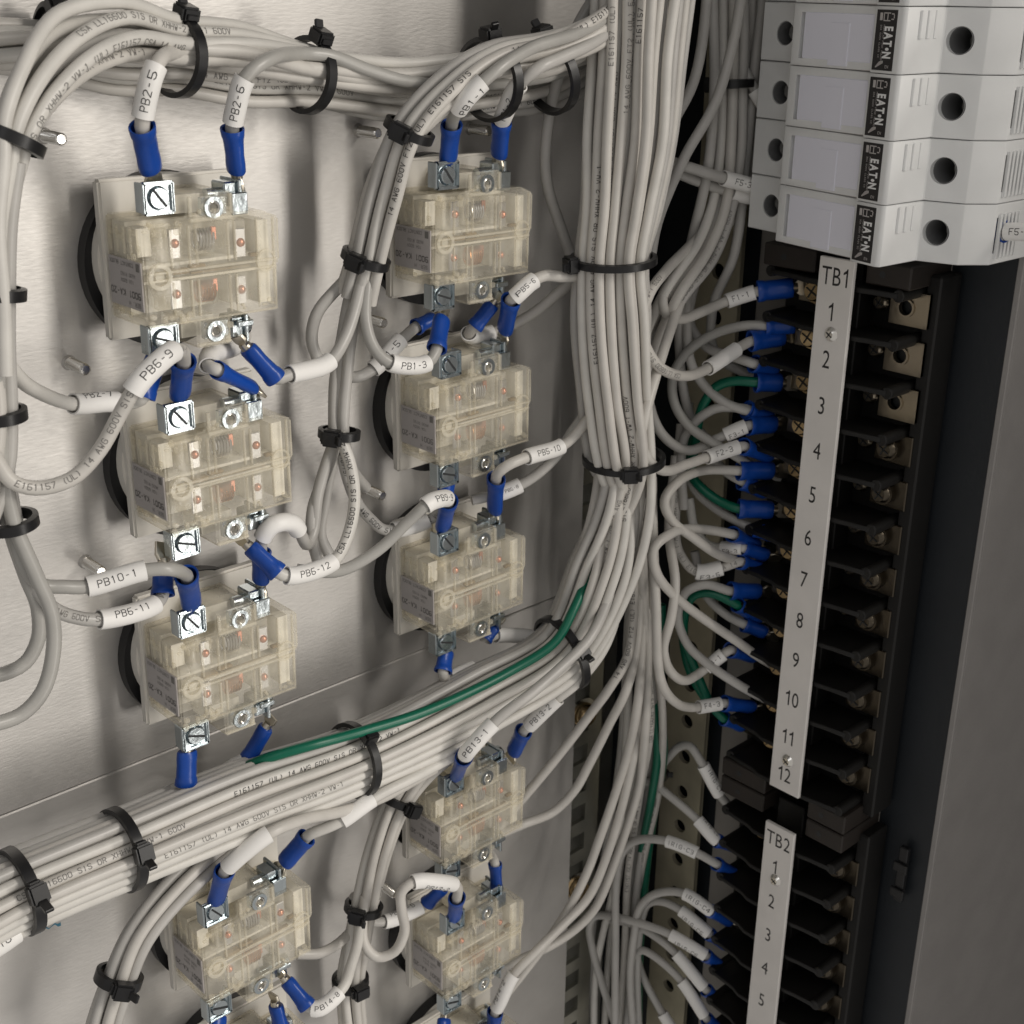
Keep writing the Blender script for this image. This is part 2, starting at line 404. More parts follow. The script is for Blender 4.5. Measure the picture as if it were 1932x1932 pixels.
def legend(parent, path, seed, frm=None, turn=None, r=RW, lo=0.0, hi=1.0):
    rr = random.Random(seed); t = rr.choice(LEG); size = .235
    W = len(t) * 6 * size
    span = path.L * (hi - lo)
    if span < W + 8: t = t[:max(4, int((span - 8) / (6 * size)))]; W = len(t) * 6 * size
    if span < W + 2: return
    s0 = rr.uniform(path.L * lo + W / 2 + 1, path.L * hi - W / 2 - 1) if frm is None else frm
    o = obj('printed_lettering', wrap_text(path, s0, t, size, r, rr.uniform(-.7, .7) if turn is None else turn, .75), M['inkgrey' if rr.random() < .6 else 'ink'], parent)
def lug_parts(root, entry, tip, n, scale=1.0, tongue=5.0):
    """blue insulated crimp barrel from entry to tip, its tinned tongue beyond; n is the flat side's normal"""
    e, q = Vector(entry), Vector(tip); d = (q - e); L = d.length; d.normalize()
    n = (Vector(n) - d * Vector(n).dot(d)).normalized(); b = d.cross(n)
    prof = [(-.02, 3.25, 2.9), (.0, 3.35, 3.0), (.16, 3.2, 2.8), (.22, 2.95, 2.55), (.34, 3.05, 2.35), (.6, 3.0, 2.15), (.78, 3.1, 2.3), (.95, 3.0, 2.25), (1.0, 2.7, 1.95)]
    P = [(e + d * (L * t), b, n) for t, _, _ in prof]
    lg = MB().tube(P, [(a * scale, c * scale) for _, a, c in prof], 18, cap=False)
    k = len(lg.v); lg.f.append(tuple(range(k - 18, k)))
    lg.tube([(e + d * (L * t), b, n) for t in (0, .30)], [(2.75 * scale, 2.45 * scale)] * 2, 18, cap=False)      # inner wall of the mouth
    lg.f += [(j, (j + 1) % 18, k + (j + 1) % 18, k + j) for j in range(18)]
    lo = obj('terminal_lug', lg, M['blue'], root, 50)
    R3 = Matrix((b, d, n)).transposed().to_4x4(); R3.translation = q
    w2 = 2.6 * scale
    t_ = MB().cyl(q - d * .5, q + d * 1.6, 1.7 * scale, 1.5 * scale, 12)
    t_.prism([(-1.4 * scale, .6), (1.4 * scale, .6), (w2, 2.4), (w2, tongue + 1.2), (-w2, tongue + 1.2), (-w2, 2.4)], lambda x, y, h: R3 @ Vector((x, y, h)), -.45, .45, .12)
    obj('tongue', t_, M['lugmetal'], lo)
def sleeve_parts(root, path, a, b, text='', turn=0.0, r=2.65, size=None):
    if a > b: a, b = b, a
    P = path.sub(a, b); F = frames(P)
    mb = MB().tube(F, [r] * len(F), 18, cap=False); k0 = len(mb.v)
    mb.tube(F, [r - .38] * len(F), 18, cap=False)
    n = 18; e = (len(F) - 1) * n
    for j in range(n):
        mb.f.append((j, (j + 1) % n, k0 + (j + 1) % n, k0 + j)); mb.f.append((e + j, e + (j + 1) % n, k0 + e + (j + 1) % n, k0 + e + j))
    s_ = obj('marker_sleeve', mb, M['sleeve'], root, 50)
    if text:
        size = size or min({4: .30, 5: .30, 6: .29}.get(len(text), .27), (b - a - 2.5) / (len(text) * 6 - 2))
        obj('lettering', wrap_text(path, (a + b) / 2, text, size, r, turn, .66), M['ink'], s_)
NW = [0]
def wire(pts, label, group=None, sleeve=None, text='', lug=None, n=(0, -1, 0), turn=0.0, m_=None, r=RW, leg=None, legturn=None, lugscale=1.0, tongue=5.0, sleeve2=None, sr=2.65):
    """pts: (u, v, d) from the loose end to the lug; lug: ((u,v,d),(u,v,d)) blue barrel from wire entry to front"""
    NW[0] += 1
    P = [at(*p) for p in pts]
    if lug:
        e, q = at(*lug[0]), at(*lug[1]); P += [e, e + (q - e).normalized() * 3.0]
    P = smooth(P); path = Path(P)
    root = empty('wire', P[-1] if not lug else q)
    m_ = m_ or WIRES[NW[0] * 7 % 3]
    ins = obj('insulation', wire_mesh(P, r), m_, root, 60)
    if leg is not None: legend(ins, path, NW[0], None if leg is True else path.near(*leg), legturn)
    if sleeve: sleeve_parts(root, path, path.near(*sleeve[:2]), path.near(*sleeve[2:]), text, turn, sr)
    if sleeve2: sleeve_parts(root, path, path.near(*sleeve2[:2]), path.near(*sleeve2[2:]), '', turn, sr)
    if lug: lug_parts(root, e, q, n, lugscale, 3.0 if n == (1, 0, 0) else tongue)
    tag(root, label, 'wire', group); return root

def hexpack(N):
    c = []
    for i in range(-8, 9):
        for j in range(-8, 9):
            x = 2 * i + j; y = j * math.sqrt(3); c.append((math.hypot(x - .37, y - .29), x - .37, y - .29))
    c.sort(); c = c[:N]
    mx = sum(a[1] for a in c) / N; my = sum(a[2] for a in c) / N
    return [(a[1] - mx, a[2] - my) for a in c]
def pixframe(P, i):
    t = (P[min(i + 1, len(P) - 1)] - P[max(i - 1, 0)]).normalized()
    e2 = CAM - P[i]; e2 = (e2 - t * e2.dot(t)).normalized(); return t, t.cross(e2), e2
def bundle(ctrl, N, label, group, seed=1, twist=0.0, legends=.4, packs=None, greens=(), rot=0.0, r=RW):
    """ctrl: (u, v, d, looseness); packs: optional per-control list of (x,y) offsets"""
    rr = random.Random(seed); C = [at(*c[:3]) for c in ctrl]; base = hexpack(N); out = []
    for w_ in range(N):
        pts = []
        a_ph = rr.uniform(0, 6.28)
        for i, c in enumerate(ctrl):
            t, e1, e2 = pixframe(C, i)
            x, y = (packs[i] if packs else base)[w_]
            g = rot + twist * i; x, y = x * math.cos(g) - y * math.sin(g), x * math.sin(g) + y * math.cos(g)
            k = c[3] * r * 1.03; j = max(0, c[3] - 1) * 1.6 + .15
            pts.append(C[i] + e1 * (x * k + rr.uniform(-j, j)) + e2 * (y * k + rr.uniform(-j, j)))
        P = smooth(pts, 3.0)
        o = obj('wire', wire_mesh(P, r), M['green'] if w_ in greens else rr.choice([WIRES[0], WIRES[0], WIRES[2], WIRES[1]]), None, 60)
        if rr.random() < legends:
            path = Path(P)
            k = 1 + int(path.L > 150) + int(path.L > 300)
            for q in range(k): legend(o, path, seed * 100 + w_ * 3 + q, r=r, lo=q / k, hi=(q + 1) / k)
        tag(o, label if w_ not in greens else label.replace('grey', 'green'), 'wire', group if w_ not in greens else None); out.append(o)
    return out
def tie(u, v, d, u2, v2, ra, label, head=0.3, rb=None, tail=6.0, wd=3.0, flip=1, d2=None, tailup=.6):
    """cable tie round a bundle that runs from (u,v) towards (u2,v2); head = angle of the lock, 0 towards the camera"""
    c = at(u, v, d); q = at(u2, v2, d if d2 is None else d2); rb = rb or ra
    t = (q - c).normalized(); e2 = CAM - c; e2 = (e2 - t * e2.dot(t)).normalized(); e1 = t.cross(e2)
    root = empty('cable_tie', c)
    n = 40; vs = []; fs = []; th = 1.3
    for (rr, h) in ((0, -wd / 2), (th, -wd / 2 + .25), (th, wd / 2 - .25), (0, wd / 2)):
        for k in range(n):
            g = 2 * math.pi * k / n; vs.append(c + t * h + e1 * (math.sin(g) * (ra + rr)) + e2 * (math.cos(g) * (rb + rr)))
    for j in range(4):
        for k in range(n): fs.append((j * n + k, j * n + (k + 1) % n, ((j + 1) % 4) * n + (k + 1) % n, ((j + 1) % 4) * n + k))
    obj('strap', MB().add(vs, fs), M['black'], root)
    rad = (e1 * math.sin(head) * rb + e2 * math.cos(head) * ra); rad.normalize()
    pos = c + e1 * (math.sin(head) * (ra + .8)) + e2 * (math.cos(head) * (rb + .8)); tg = t.cross(rad).normalized() * flip
    R3 = Matrix((t, tg, rad)).transposed().to_4x4(); R3.translation = pos
    obj('lock_head', MB().box((-2.5, -2.8, -.7), (2.5, 2.8, 3.2), .6, 2, R3).box((-1.5, 2.4, .2), (1.5, 3.5, 1.6), .2, 1, R3), M['black'], root)
    if tail: obj('tail', MB().box((-1.2, -.5, 2.6), (1.2, .6, 2.6 + tail), .2, 1, R3 @ Matrix.Rotation(tailup, 4, 'X')), M['black'], root)
    tag(root, label, 'cable tie', 'black cable ties round the wire bundles'); return root

# ------------------------------------------------------------------ contact blocks of the push buttons
def V(x, d, z): return Vector((x, -d, z))
def make_block():
    root = empty('contact_block')
    obj('gasket', MB().ring(V(15.3, 0, -21.2), (0, -1, 0), 23.3, 13, 3.9, 56), M['rubber'], root)
    pl = MB().cyl(V(15.4, 3.4, -19.4), V(15.4, 6.6, -19.4), 21.3, 21.0, 56)
    pl.box(V(-5, 9, -39.4), V(36, 5.6, 1.6), .7, 2)
    obj('mounting_plate', pl, M['milk'], root)
    out = [(-4, -6.5), (8.6, -6.5), (8.6, -1.0), (22, -1.0), (22, -6.5), (30.5, -6.5), (35.6, -8.6), (35.6, -20), (34.6, -20.2), (34.6, -33), (19.6, -33), (19.6, -40), (9.6, -40), (9.6, -33), (-4, -33)]
    b = MB().prism(out, lambda x, z, h: V(x, h, z), 9.2, 27.6, .5, 2)
    body = obj('housing', b, M['amber'], root)
    # relief proud of the clear front: cell frames, boss, edge ribs
    f = MB()
    for x0, x1, z0, z1 in ((-3.4, 3.6, -7.2, -8.2), (9.2, 21.4, -6.8, -7.8), (-3, 34, -19.0, -19.7), (-3, 34, -20.9, -21.6), (-3.2, 34, -32.2, -32.7)):
        f.box(V(x0, 27.4, z1), V(x1, 28.3, z0), .15)
    for x in (3.3, 8.4, 10.4, 19.6, 21.6, 28.2, 33.2):
        for z0, z1 in ((-8.4, -18.4), (-22, -31.6)): f.box(V(x, 27.4, z1), V(x + .55, 28.2, z0), .12)
    f.ring(V(-.2, 27.3, -20.2), (0, -1, 0), 3.3, 2.2, 1.3, 24).cyl(V(-.2, 27.3, -20.2), V(-.2, 28.1, -20.2), 1.2, n=14)
    f.ring(V(31, 27.3, -19.5), (0, -1, 0), 3.0, 2.4, .8, 20)
    f.box(V(9.4, 27.4, -39.4), V(19.2, 28.4, -38.6), .15).box(V(9.0, 27.4, -6.4), V(9.9, 28.4, -1.4), .15).box(V(20.6, 27.4, -6.4), V(21.6, 28.4, -1.4), .15)
    for k in range(5): f.box(V(-4.2, 11 + k * 3.4, -8.6), V(-3.8, 11.8 + k * 3.4, -15.4), .1)
    f.box(V(-4.5, 10, -30.5), V(-3.8, 27, -29.8), .12)
    rr = random.Random(21)  # random small chips below are added to catch glints
    for x0, x1, z0, z1, k in ((-3.4, 8, -10, -7, 9), (-3.4, 8, -32.4, -29.5, 10), (20, 33, -32, -30, 5), (9.6, 21, -38.5, -34, 5), (9.4, 21, -6, -1.6, 4)):
        for _ in range(k):
            x, z = rr.uniform(x0, x1), rr.uniform(z0, z1); a, b_ = rr.uniform(.3, .9), rr.uniform(.3, 1.1)
            f.box(V(x - a, 27.3, z - b_), V(x + a, 28 + rr.uniform(.1, .7), z + b_), .22, 2)
    for _ in range(9):
        d_, z = rr.uniform(11, 26), rr.choice((rr.uniform(-15.5, -8), rr.uniform(-32, -29.6))); f.box(V(-4.5, d_ - .8, z - .8), V(-3.8, d_ + .8, z + .8), .2, 2)
    obj('front_ribs', f, M['amber'], body)
    # inside
    c = MB().box(V(-2.6, 10.2, -31.5), V(33.6, 16.5, -8)).box(V(9.2, 10.2, -38.6), V(19, 20, -33.4)).box(V(9.5, 10.2, -6.6), V(21.2, 20, -2))
    c.box(V(-2.8, 17, -18.6), V(33.5, 24.5, -17.8)).box(V(-2.8, 17, -22.4), V(33.5, 24.5, -21.7))
    c.box(V(30, 17, -31), V(33.4, 25.5, -9.4)).box(V(-2.6, 17, -16), V(1.2, 22, -9))
    obj('carrier', c, M['amberin'], root)
    g = MB().box(V(4.2, 24.2, -19.2), V(9.2, 26.6, -20.6), .3).box(V(9.4, 24.6, -18.6), V(14, 26.4, -19.6), .3).box(V(10, 24.5, -21.0), V(27.5, 25.6, -20.5)).box(V(27.5, 24.6, -17.6), V(30.4, 26, -18.6), .2)
    obj('seam_shadow_fill', g, M['brown'], root)  # brown boxes stand in for the shadow inside the divider seam
    k = MB()
    for x in (4.8, 23.6):
        for z in (-13.4, -26.2): k.box(V(x - 1.9, 18, z - 4.2), V(x + 4.3, 23.6, z + 4.2), .3)
    for z in (-13.2, -26.3): k.box(V(11.4, 17, z - 4.0), V(19, 22.4, z + 4.2), .4)
    obj('clear_cell', k, M['amberclear'], root)
    for x, z in ((6.0, -12.9), (25.0, -14.6), (5.6, -25.6), (24.6, -26.8)):
        o = obj('contact_strip', MB().box(V(x - 1.5, 24.6, z - 3.8), V(x + 1.5, 25.4, z + 3.6), .15), M['silver'], root)
        t = MB(); nn = 12
        for j in range(5):
            a = j / 4 * math.pi / 2; t.v += [V(x + 1.2 * math.cos(a) * math.cos(q * 2 * math.pi / nn), 25.4 + 1.0 * math.sin(a), z + 1.2 * math.cos(a) * math.sin(q * 2 * math.pi / nn)) for q in range(nn)]
        for j in range(4): t.f += [(j * nn + q, j * nn + (q + 1) % nn, (j + 1) * nn + (q + 1) % nn, (j + 1) * nn + q) for q in range(nn)]
        obj('contact_tip', t, M['orange'], o)
    for x, z, mm in ((15.2, -13, 'silver'), (14.8, -26.2, 'copper')):
        P = [V(x - 2.6 + 5.2 * j / 72, 23.6 + 1.9 * math.cos(j * .5), z + 2.6 * math.sin(j * .5)) for j in range(73)]
        obj('coil_spring', MB().tube(frames(P), [.34] * len(P), 6), M[mm], root)
        obj('copper_leaf', MB().box(V(x + 1.6, 24.4, z - .2), V(x + 3.0, 25.2, z + 3.2), .15), M['orange'], root)
    # grey rating label on the flank, printed upside down
    lb = obj('rating_label', MB().box(V(-4.36, 10.0, -28.8), V(-3.9, 26.4, -16.6)), M['label'], root)
    t = MB()
    def put(text, size, d_end, z, wd):
        sg, W = strokes(text); lay(t, sg, wd, lambda x, y: V(-4.42, d_end - x * size, z - y * size))
    put('9001 KA-20', .255, 25.4, -24.4, 1.1); put('SER. H', .17, 25.2, -27.0, .8)
    put('CONTACT BLOCK', .155, 22.6, -17.3, .8); put('A600 R150', .14, 23.4, -20.0, .7); put('10A 600V', .14, 22.4, -21.6, .7)
    t.box(V(-4.42, 24.0, -19.0), V(-4.38, 25.6, -17.0))
    obj('lettering', t, M['inkgrey'], lb)
    # front clamps (left side) and side clamps (right side)
    for cx, cz, s_ in ((1.6, -1.2, 1), (.2, -36.2, -1)):
        a = MB().box(V(cx - 4.4, 23.2, cz - 3.6), V(cx - 3.7, 27.2, cz + 3.8), .2).box(V(cx + 3.5, 23.2, cz - 3.6), V(cx + 4.3, 26.4, cz + 3.8), .2)
        a.box(V(cx - 4.2, 25.6, cz - 4), V(cx + 4.2, 26.6, cz + 4), .3)
        for q0, q1 in (((-4.2, -4), (4.2, -3.1)), ((-4.2, 3.1), (4.2, 4)), ((3.4, -4), (4.2, 4)), ((-4.2, -4), (-3.5, 4))):
            a.box(V(cx + q0[0], 26.3, cz + q0[1]), V(cx + q1[0], 27.7, cz + q1[1]), .35, 2)
        cl = obj('terminal_clamp', a, M['zinc'], root)
        sc_ = MB().cyl(V(cx, 26.4, cz), V(cx, 27.6, cz), 3.0, 2.7, 22, .25)
        obj('clamp_screw', sc_, M['zinc'], cl)
        an = .9 if s_ > 0 else .35
        sl = MB().box((-2.6, -.2, -.28), (2.6, .12, .28), 0, 1, Matrix.Translation(V(cx, 27.62, cz)) @ Matrix.Rotation(an, 4, 'Y'))
        obj('screw_slot', sl, M['holedark'], cl)
    for cz, s_ in ((-2.4, 1), (-37.2, -1)):
        a = MB().box(V(25.2, 16.5, cz - 3.8), V(26.2, 25.6, cz + 3.8), .25).box(V(21.6, 18, cz - 2.4), V(25.2, 24.4, cz + 3.2), .4).box(V(22.6, 25, cz - 3.6 * s_ - 1.4), V(27.4, 26.2, cz + .6), .25)
        cl = obj('terminal_clamp', a, M['zinc'], root)
        obj('clamp_screw', MB().cyl(V(26.2, 21, cz), V(28.6, 21, cz), 3.0, 2.8, 20, .4).cyl(V(18, 21, cz), V(26, 21, cz), 1.6, n=12), M['zinc'], cl)
    for cx, cz in ((16.2, -4.6), (14.9, -36.0)):
        a = MB().ring(V(cx, 26.2, cz), (0, -1, 0), 2.7, 1.7, 1.9, 22).box(V(cx - 2.6, 24.6, cz - 2.2), V(cx + 4.6, 26.4, cz + 2.4), .2)
        nt_ = obj('threaded_nut', a, M['zinc'], root)
        h = MB().cyl(V(cx, 26.5, cz), V(cx, 27.0, cz), 1.45, n=14)
        P = [V(cx + 1.5 * math.cos(j * .6), 26.7 + j * .024, cz + 1.5 * math.sin(j * .6)) for j in range(60)]
        obj('screw_bore', h, M['holedark'], nt_); obj('thread', MB().tube(frames(P), [.3] * len(P), 6), M['steel'], nt_)
    return root
proto = make_block()
BLOCKS = [((0, 0), 'translucent amber contact block under the PB2-5 and PB2-6 wires'),
          ((.9, -56), 'translucent amber contact block between the PB6-9 and PB6-12 wires'),
          ((-.2, -114.4), 'translucent amber contact block under the PB10-1 and PB6-11 sleeves'),
          ((0, -211), 'translucent amber contact block beside the PB14-8 sleeve'),
          ((0, -271), 'translucent amber contact block mostly hidden below the PB14-8 sleeve'),
          ((92.4, -2), 'translucent amber contact block under the PB1-2 wire'),
          ((93.2, -58.2), 'translucent amber contact block beside the PB1-3 sleeve'),
          ((92.0, -116.2), 'translucent amber contact block under the PB5-8 sleeve'),
          ((94.4, -206.6), 'translucent amber contact block under the PB13-1 and PB13-2 sleeves'),
          ((94.8, -264.6), 'translucent amber contact block below the wire that makes a full U loop'),
          ((95, -325), 'translucent amber contact block mostly hidden below the U loop block')]
for i, ((x, z), lab) in enumerate(BLOCKS):
    o = proto if i == 0 else copy_tree(proto)
    o.location = Vector((x, 0, z)) * S
    o.rotation_euler.y = math.radians(random.Random(i * 3).uniform(-.8, .8))
    tag(o, lab, 'contact block', 'contact blocks of the push buttons on the panel')

# ------------------------------------------------------------------ studs on the panel
def make_stud():
    r_ = empty('threaded_stud')
    P = [V(1.45 * math.cos(j * .7), .6 + j * .045, 1.45 * math.sin(j * .7)) for j in range(190)]
    obj('shank', MB().cyl(V(0, -1, 0), V(0, 9.4, 0), 1.5, n=14, bev=.35), M['steel'], r_)
    obj('thread', MB().tube(frames(P), [.16] * len(P), 4), M['steel'], r_)
    obj('weld_base', MB().cyl(V(0, -.1, 0), V(0, .8, 0), 2.1, 1.7, 16), M['alu'], r_)
    return r_
st = make_stud()
for i, (x, z) in enumerate([(-13.4, 12.1), (-13.4, -45.4), (-14.9, -101.7), (81.6, -103.7), (83.6, -48.2), (83.2, -257.4), (82.9, 7.6), (126.2, 5.7), (127.8, -48.7)]):
    o = st if i == 0 else copy_tree(st); o.location = Vector((x, 0, z)) * S
    tag(o, 'bare threaded steel stud standing out of the aluminium panel', 'stud', 'bare studs on the panel')
P = [at(70 + 5.6 * i, 1757 - 1.9 * i + 3 * math.sin(i * 1.9), -.2) for i in range(9)]
tag(obj('ink_mark', MB().tube([(p, Vector((0, 0, 1)), Vector((0, -1, 0))) for p in P], [(.35 + .25 * math.sin(i), .05) for i in range(9)], 6), M['marker']), 'small blue pen mark on the aluminium panel under the thick bundle', 'ink mark')

# ------------------------------------------------------------------ wire bundles
ly = 'grey wire in the upper horizontal bundle over the contact blocks'
bundle([(-30, 700, 40, 1.0), (-26, 552, 40, 1.0), (-20, 420, 40, 1.0), (6, 300, 40, 1.0), (18, 255, 39, 1.0), (58, 170, 36, 1.25), (130, 92, 31, 1.4), (225, 62, 26, 1.35), (335, 80, 22, 1.0), (460, 92, 20, 1.1), (582, 118, 20, 1.0), (760, 145, 20, 1.15), (925, 128, 26, 1.05), (1040, 112, 30, 1.0), (1115, 78, 34, 1.1), (1240, 15, 40, 1.2)], 8, ly, 'wires of the upper bundle', 3, .35, .5, r=1.68)
bundle([(-70, 88, 8, 1.1), (85, 92, 9, 1.1), (220, 120, 10, 1.2), (335, 128, 11, 1.0), (460, 150, 11, 1.1), (580, 160, 11, 1.0), (760, 188, 12, 1.1), (930, 180, 15, 1.0), (1040, 168, 18, 1.0), (1120, 130, 22, 1.1), (1240, 70, 26, 1.2)], 11, ly, 'wires of the upper bundle', 4, .3, .7, r=1.62)
lf = 'grey wire in the small bundle running down beside the left contact blocks'
bundle([(6, 300, 40, 1.0), (-12, 420, 40, 1.0), (-14, 552, 40, 1.0), (-14, 670, 38, 1.05), (-8, 782, 38, 1.0), (-16, 880, 38, 1.1), (-40, 985, 38, 1.0), (-90, 1080, 38, 1.0)], 4, lf, 'wires of the left bundle', 5, .2, .2)
md = 'grey wire in the bundle curving down between the two columns of contact blocks'
bundle([(1230, -20, 40, 1.1), (1170, 30, 42, 1.1), (1110, 66, 42, 1.1), (1030, 92, 40, 1.05), (930, 112, 38, 1.0), (858, 158, 36, 1.15), (772, 246, 32, 1.0), (726, 360, 26, 1.1), (690, 488, 20, 1.0), (668, 560, 17, 1.05)], 8, md, 'wires of the middle bundle', 6, .25, .3, r=1.68)
mv = 'grey wire in the thick vertical bundle between contact blocks and terminal strip'
RB = 1.6
pk = hexpack(42); pk.sort(key=lambda q: q[0]); A, B = pk[:36], pk[36:]
hA, hB = hexpack(36), hexpack(6)
hA.sort(key=lambda q: q[0]); hB.sort(key=lambda q: q[0])
top = [(1245, -480, 45, 1.35), (1230, -260, 45, 1.35), (1215, -60, 45, 1.35), (1202, 100, 45, 1.3), (1188, 260, 45, 1.25), (1172, 390, 45, 1.1), (1157, 489, 45, 1.0), (1156, 600, 45, 1.1), (1162, 730, 45, 1.08), (1176, 865, 45, 1.0)]
bundle(top + [(1170, 965, 45, 1.12), (1140, 1075, 43, 1.18), (1062, 1225, 38, 1.05), (900, 1322, 33, 1.1), (672, 1432, 29, 1.0), (450, 1512, 28, 1.06), (232, 1602, 28, 1.0), (40, 1680, 28, 1.0), (-80, 1735, 28, 1.1)], 36, mv, 'wires of the thick bundle', 7, .06, .45, r=RB, packs=[A] * 10 + [[((a[0] + b[0]) / 2, (a[1] + b[1]) / 2) for a, b in zip(A, hA)]] + [hA] * 8)
bundle(top + [(1200, 965, 38, 1.1), (1212, 1070, 32, 1.25), (1212, 1200, 28, 1.5), (1214, 1330, 30, 2.0), (1205, 1480, 16, 2.4), (1180, 1640, 6, 2.6), (1160, 1800, 2, 2.6), (1150, 2000, 2, 2.6)], 6, mv, 'wires of the thick bundle', 8, .06, .4, r=RB, packs=[B] * 10 + [hB] * 8)
lm = 'grey wire in the small bundle dropping beside the U loop wire'
bundle([(1175, 960, 44, 1.0), (1140, 1120, 40, 1.0), (1090, 1215, 36, 1.0), (1000, 1300, 31, 1.0), (900, 1375, 27, 1.0), (810, 1440, 22, 1.0), (752, 1512, 19, 1.0), (715, 1600, 18, 1.05), (688, 1710, 18, 1.0), (672, 1790, 17, 1.0), (662, 1850, 16, 1.0), (668, 1960, 16, 1.1)], 7, lm, 'wires of the lower middle bundle', 9, .2, .5, r=1.65)
ll = 'grey wire in the small bundle curving down under the thick horizontal bundle'
bundle([(760, 1440, 24, 1.0), (640, 1490, 21, 1.0), (540, 1530, 20, 1.0), (430, 1596, 22, 1.0), (330, 1682, 24, 1.05), (262, 1765, 26, 1.0), (226, 1845, 26, 1.0), (196, 1932, 26, 1.0), (180, 2010, 26, 1.0)], 7, ll, 'wires of the lower left bundle', 10, .12, .6, r=1.68)
tag(obj('wire', wire_mesh(smooth([at(*p) for p in [(1140, 1000, 40), (1112, 1080, 42), (1082, 1150, 45), (1048, 1210, 45.5), (960, 1268, 42.3), (800, 1343, 38.8), (690, 1378, 36.4), (580, 1408, 34.5), (500, 1432, 29), (430, 1462, 18)]]), RB), M['green'], None, 60), 'green wire lying on top of the thick horizontal bundle', 'wire')
bk = 'grey wire in the shaded bundle behind the fuse holders'
bundle([(1392, -480, 214, 1.1), (1388, -260, 214, 1.1), (1385, -60, 214, 1.1), (1384, 60, 214, 1.1), (1382, 158, 214, 1.0), (1378, 280, 212, 1.1), (1362, 390, 208, 1.3), (1330, 470, 198, 1.3), (1272, 556, 180, 1.3), (1228, 650, 30, 1.2), (1200, 770, 28, 1.2), (1192, 900, 28, 1.2)], 4, bk, 'wires behind the fuse holders', 11, .15, .2)
loose = [[(1130, -20, 30), (1085, 60, 28), (1040, 200, 24), (1030, 330, 22), (1062, 440, 22), (1110, 560, 20)],
         [(1450, -480, 222), (1445, -250, 222), (1440, -20, 222), (1425, 120, 222), (1408, 300, 220), (1385, 480, 218), (1345, 580, 216), (1352, 670, 221), (1430, 715, 233)],
         [(1345, -480, 200), (1340, -250, 200), (1335, -20, 200), (1310, 150, 190), (1262, 250, 180), (1230, 380, 170)],
         [(1410, -480, 205), (1405, -250, 205), (1400, -20, 205), (1355, 180, 196), (1290, 300, 185), (1240, 420, 172), (1225, 500, 168)],
         [(1355, -480, 205), (1350, -250, 205), (1345, -20, 205), (1348, 160, 204), (1335, 320, 200), (1304, 460, 200), (1282, 580, 202), (1310, 800, 212), (1420, 880, 233)]]
for q in loose:
    tag(obj('wire', wire_mesh(smooth([at(*p) for p in q])), WIRES[1], None, 60), 'loose grey wire hanging in the shade behind the thick vertical bundle', 'wire', 'loose shaded wires')

# ------------------------------------------------------------------ wires that end on the contact blocks
L, SD = (0, -1, 0), (1, 0, 0)
wire([(1200, 50, 36), (1115, 95, 30), (1040, 130, 27), (925, 150, 25), (760, 158, 22), (582, 130, 24), (470, 100, 25), (390, 93, 25), (338, 97, 24.5), (302, 112, 33), (288, 140, 34), (272, 205, 32)], 'grey wire with sleeve PB2-5 and blue lug on a contact block', None, (292, 122, 267, 222), 'PB2-5', ((268, 239, 31), (285, 322, 25)), L, m_=WIRES[0])
wire([(1200, 60, 34), (1115, 110, 28), (1040, 142, 30), (925, 158, 28), (780, 156, 27.5), (700, 134, 26), (625, 106, 25), (572, 101, 24.2), (510, 111, 31), (463, 146, 31), (445, 205, 28)], 'grey wire with sleeve PB2-6 and blue lug on a contact block', None, (462, 148, 436, 232), 'PB2-6', ((438, 243, 26), (446, 325, 23)), SD, m_=WIRES[3])
wire([(1200, 0, 42), (1090, 62, 46), (1000, 92, 46), (930, 138, 46), (880, 185, 42), (858, 218, 36)], 'grey wire with sleeve PB1-1 and blue lug on a contact block', None, (911, 155, 866, 206), 'PB1-1', ((852, 236, 31), (845, 304, 25)), L, turn=-.7, m_=WIRES[3])
wire([(1210, 10, 42), (1120, 80, 46), (1060, 108, 46), (1010, 132, 45), (975, 165, 40), (952, 215, 32)], 'grey wire with sleeve PB1-2 and blue lug on a contact block', None, (981, 158, 948, 225), 'PB1-2', ((946, 231, 28), (941, 294, 24)), SD)
wire([(-10, 600, 40), (2, 655, 38), (30, 706, 34), (70, 738, 28), (137, 762, 24), (200, 758, 22), (255, 758, 22)], 'grey wire with sleeve PB2-7 going to a lug behind the PB6-9 sleeve', None, (137, 761, 222, 755), 'PB2-7', ((270, 748, 25), (297, 672, 24)), L, turn=.9)
wire([(-30, 820, 40), (-2, 876, 41), (22, 908, 42), (67, 921, 43), (134, 904, 44), (187, 851, 46), (227, 780, 48), (262, 722, 50), (318, 668, 48), (342, 662, 42)], 'grey wire with sleeve PB6-9 bending over into a blue lug', None, (250, 738, 326, 662), 'PB6-9', ((347, 682, 34), (339, 747, 25.5)), L, leg=(215, 800), legturn=.1, m_=WIRES[0])
wire([(690, 490, 20), (672, 575, 22), (650, 640, 24), (620, 684, 26), (548, 706, 28)], 'grey wire with blank white sleeve and lug above the PB6-9 block', None, (622, 681, 546, 706), '', ((520, 714, 28), (466, 656, 25)), SD)
wire([(440, 590, 8), (462, 634, 10), (438, 655, 15), (398, 668, 21), (394, 690, 25)], 'grey wire with short curled white sleeve round its blue lug', None, (452, 655, 394, 690), '', ((410, 698, 28), (478, 732, 24)), SD, lugscale=.85)
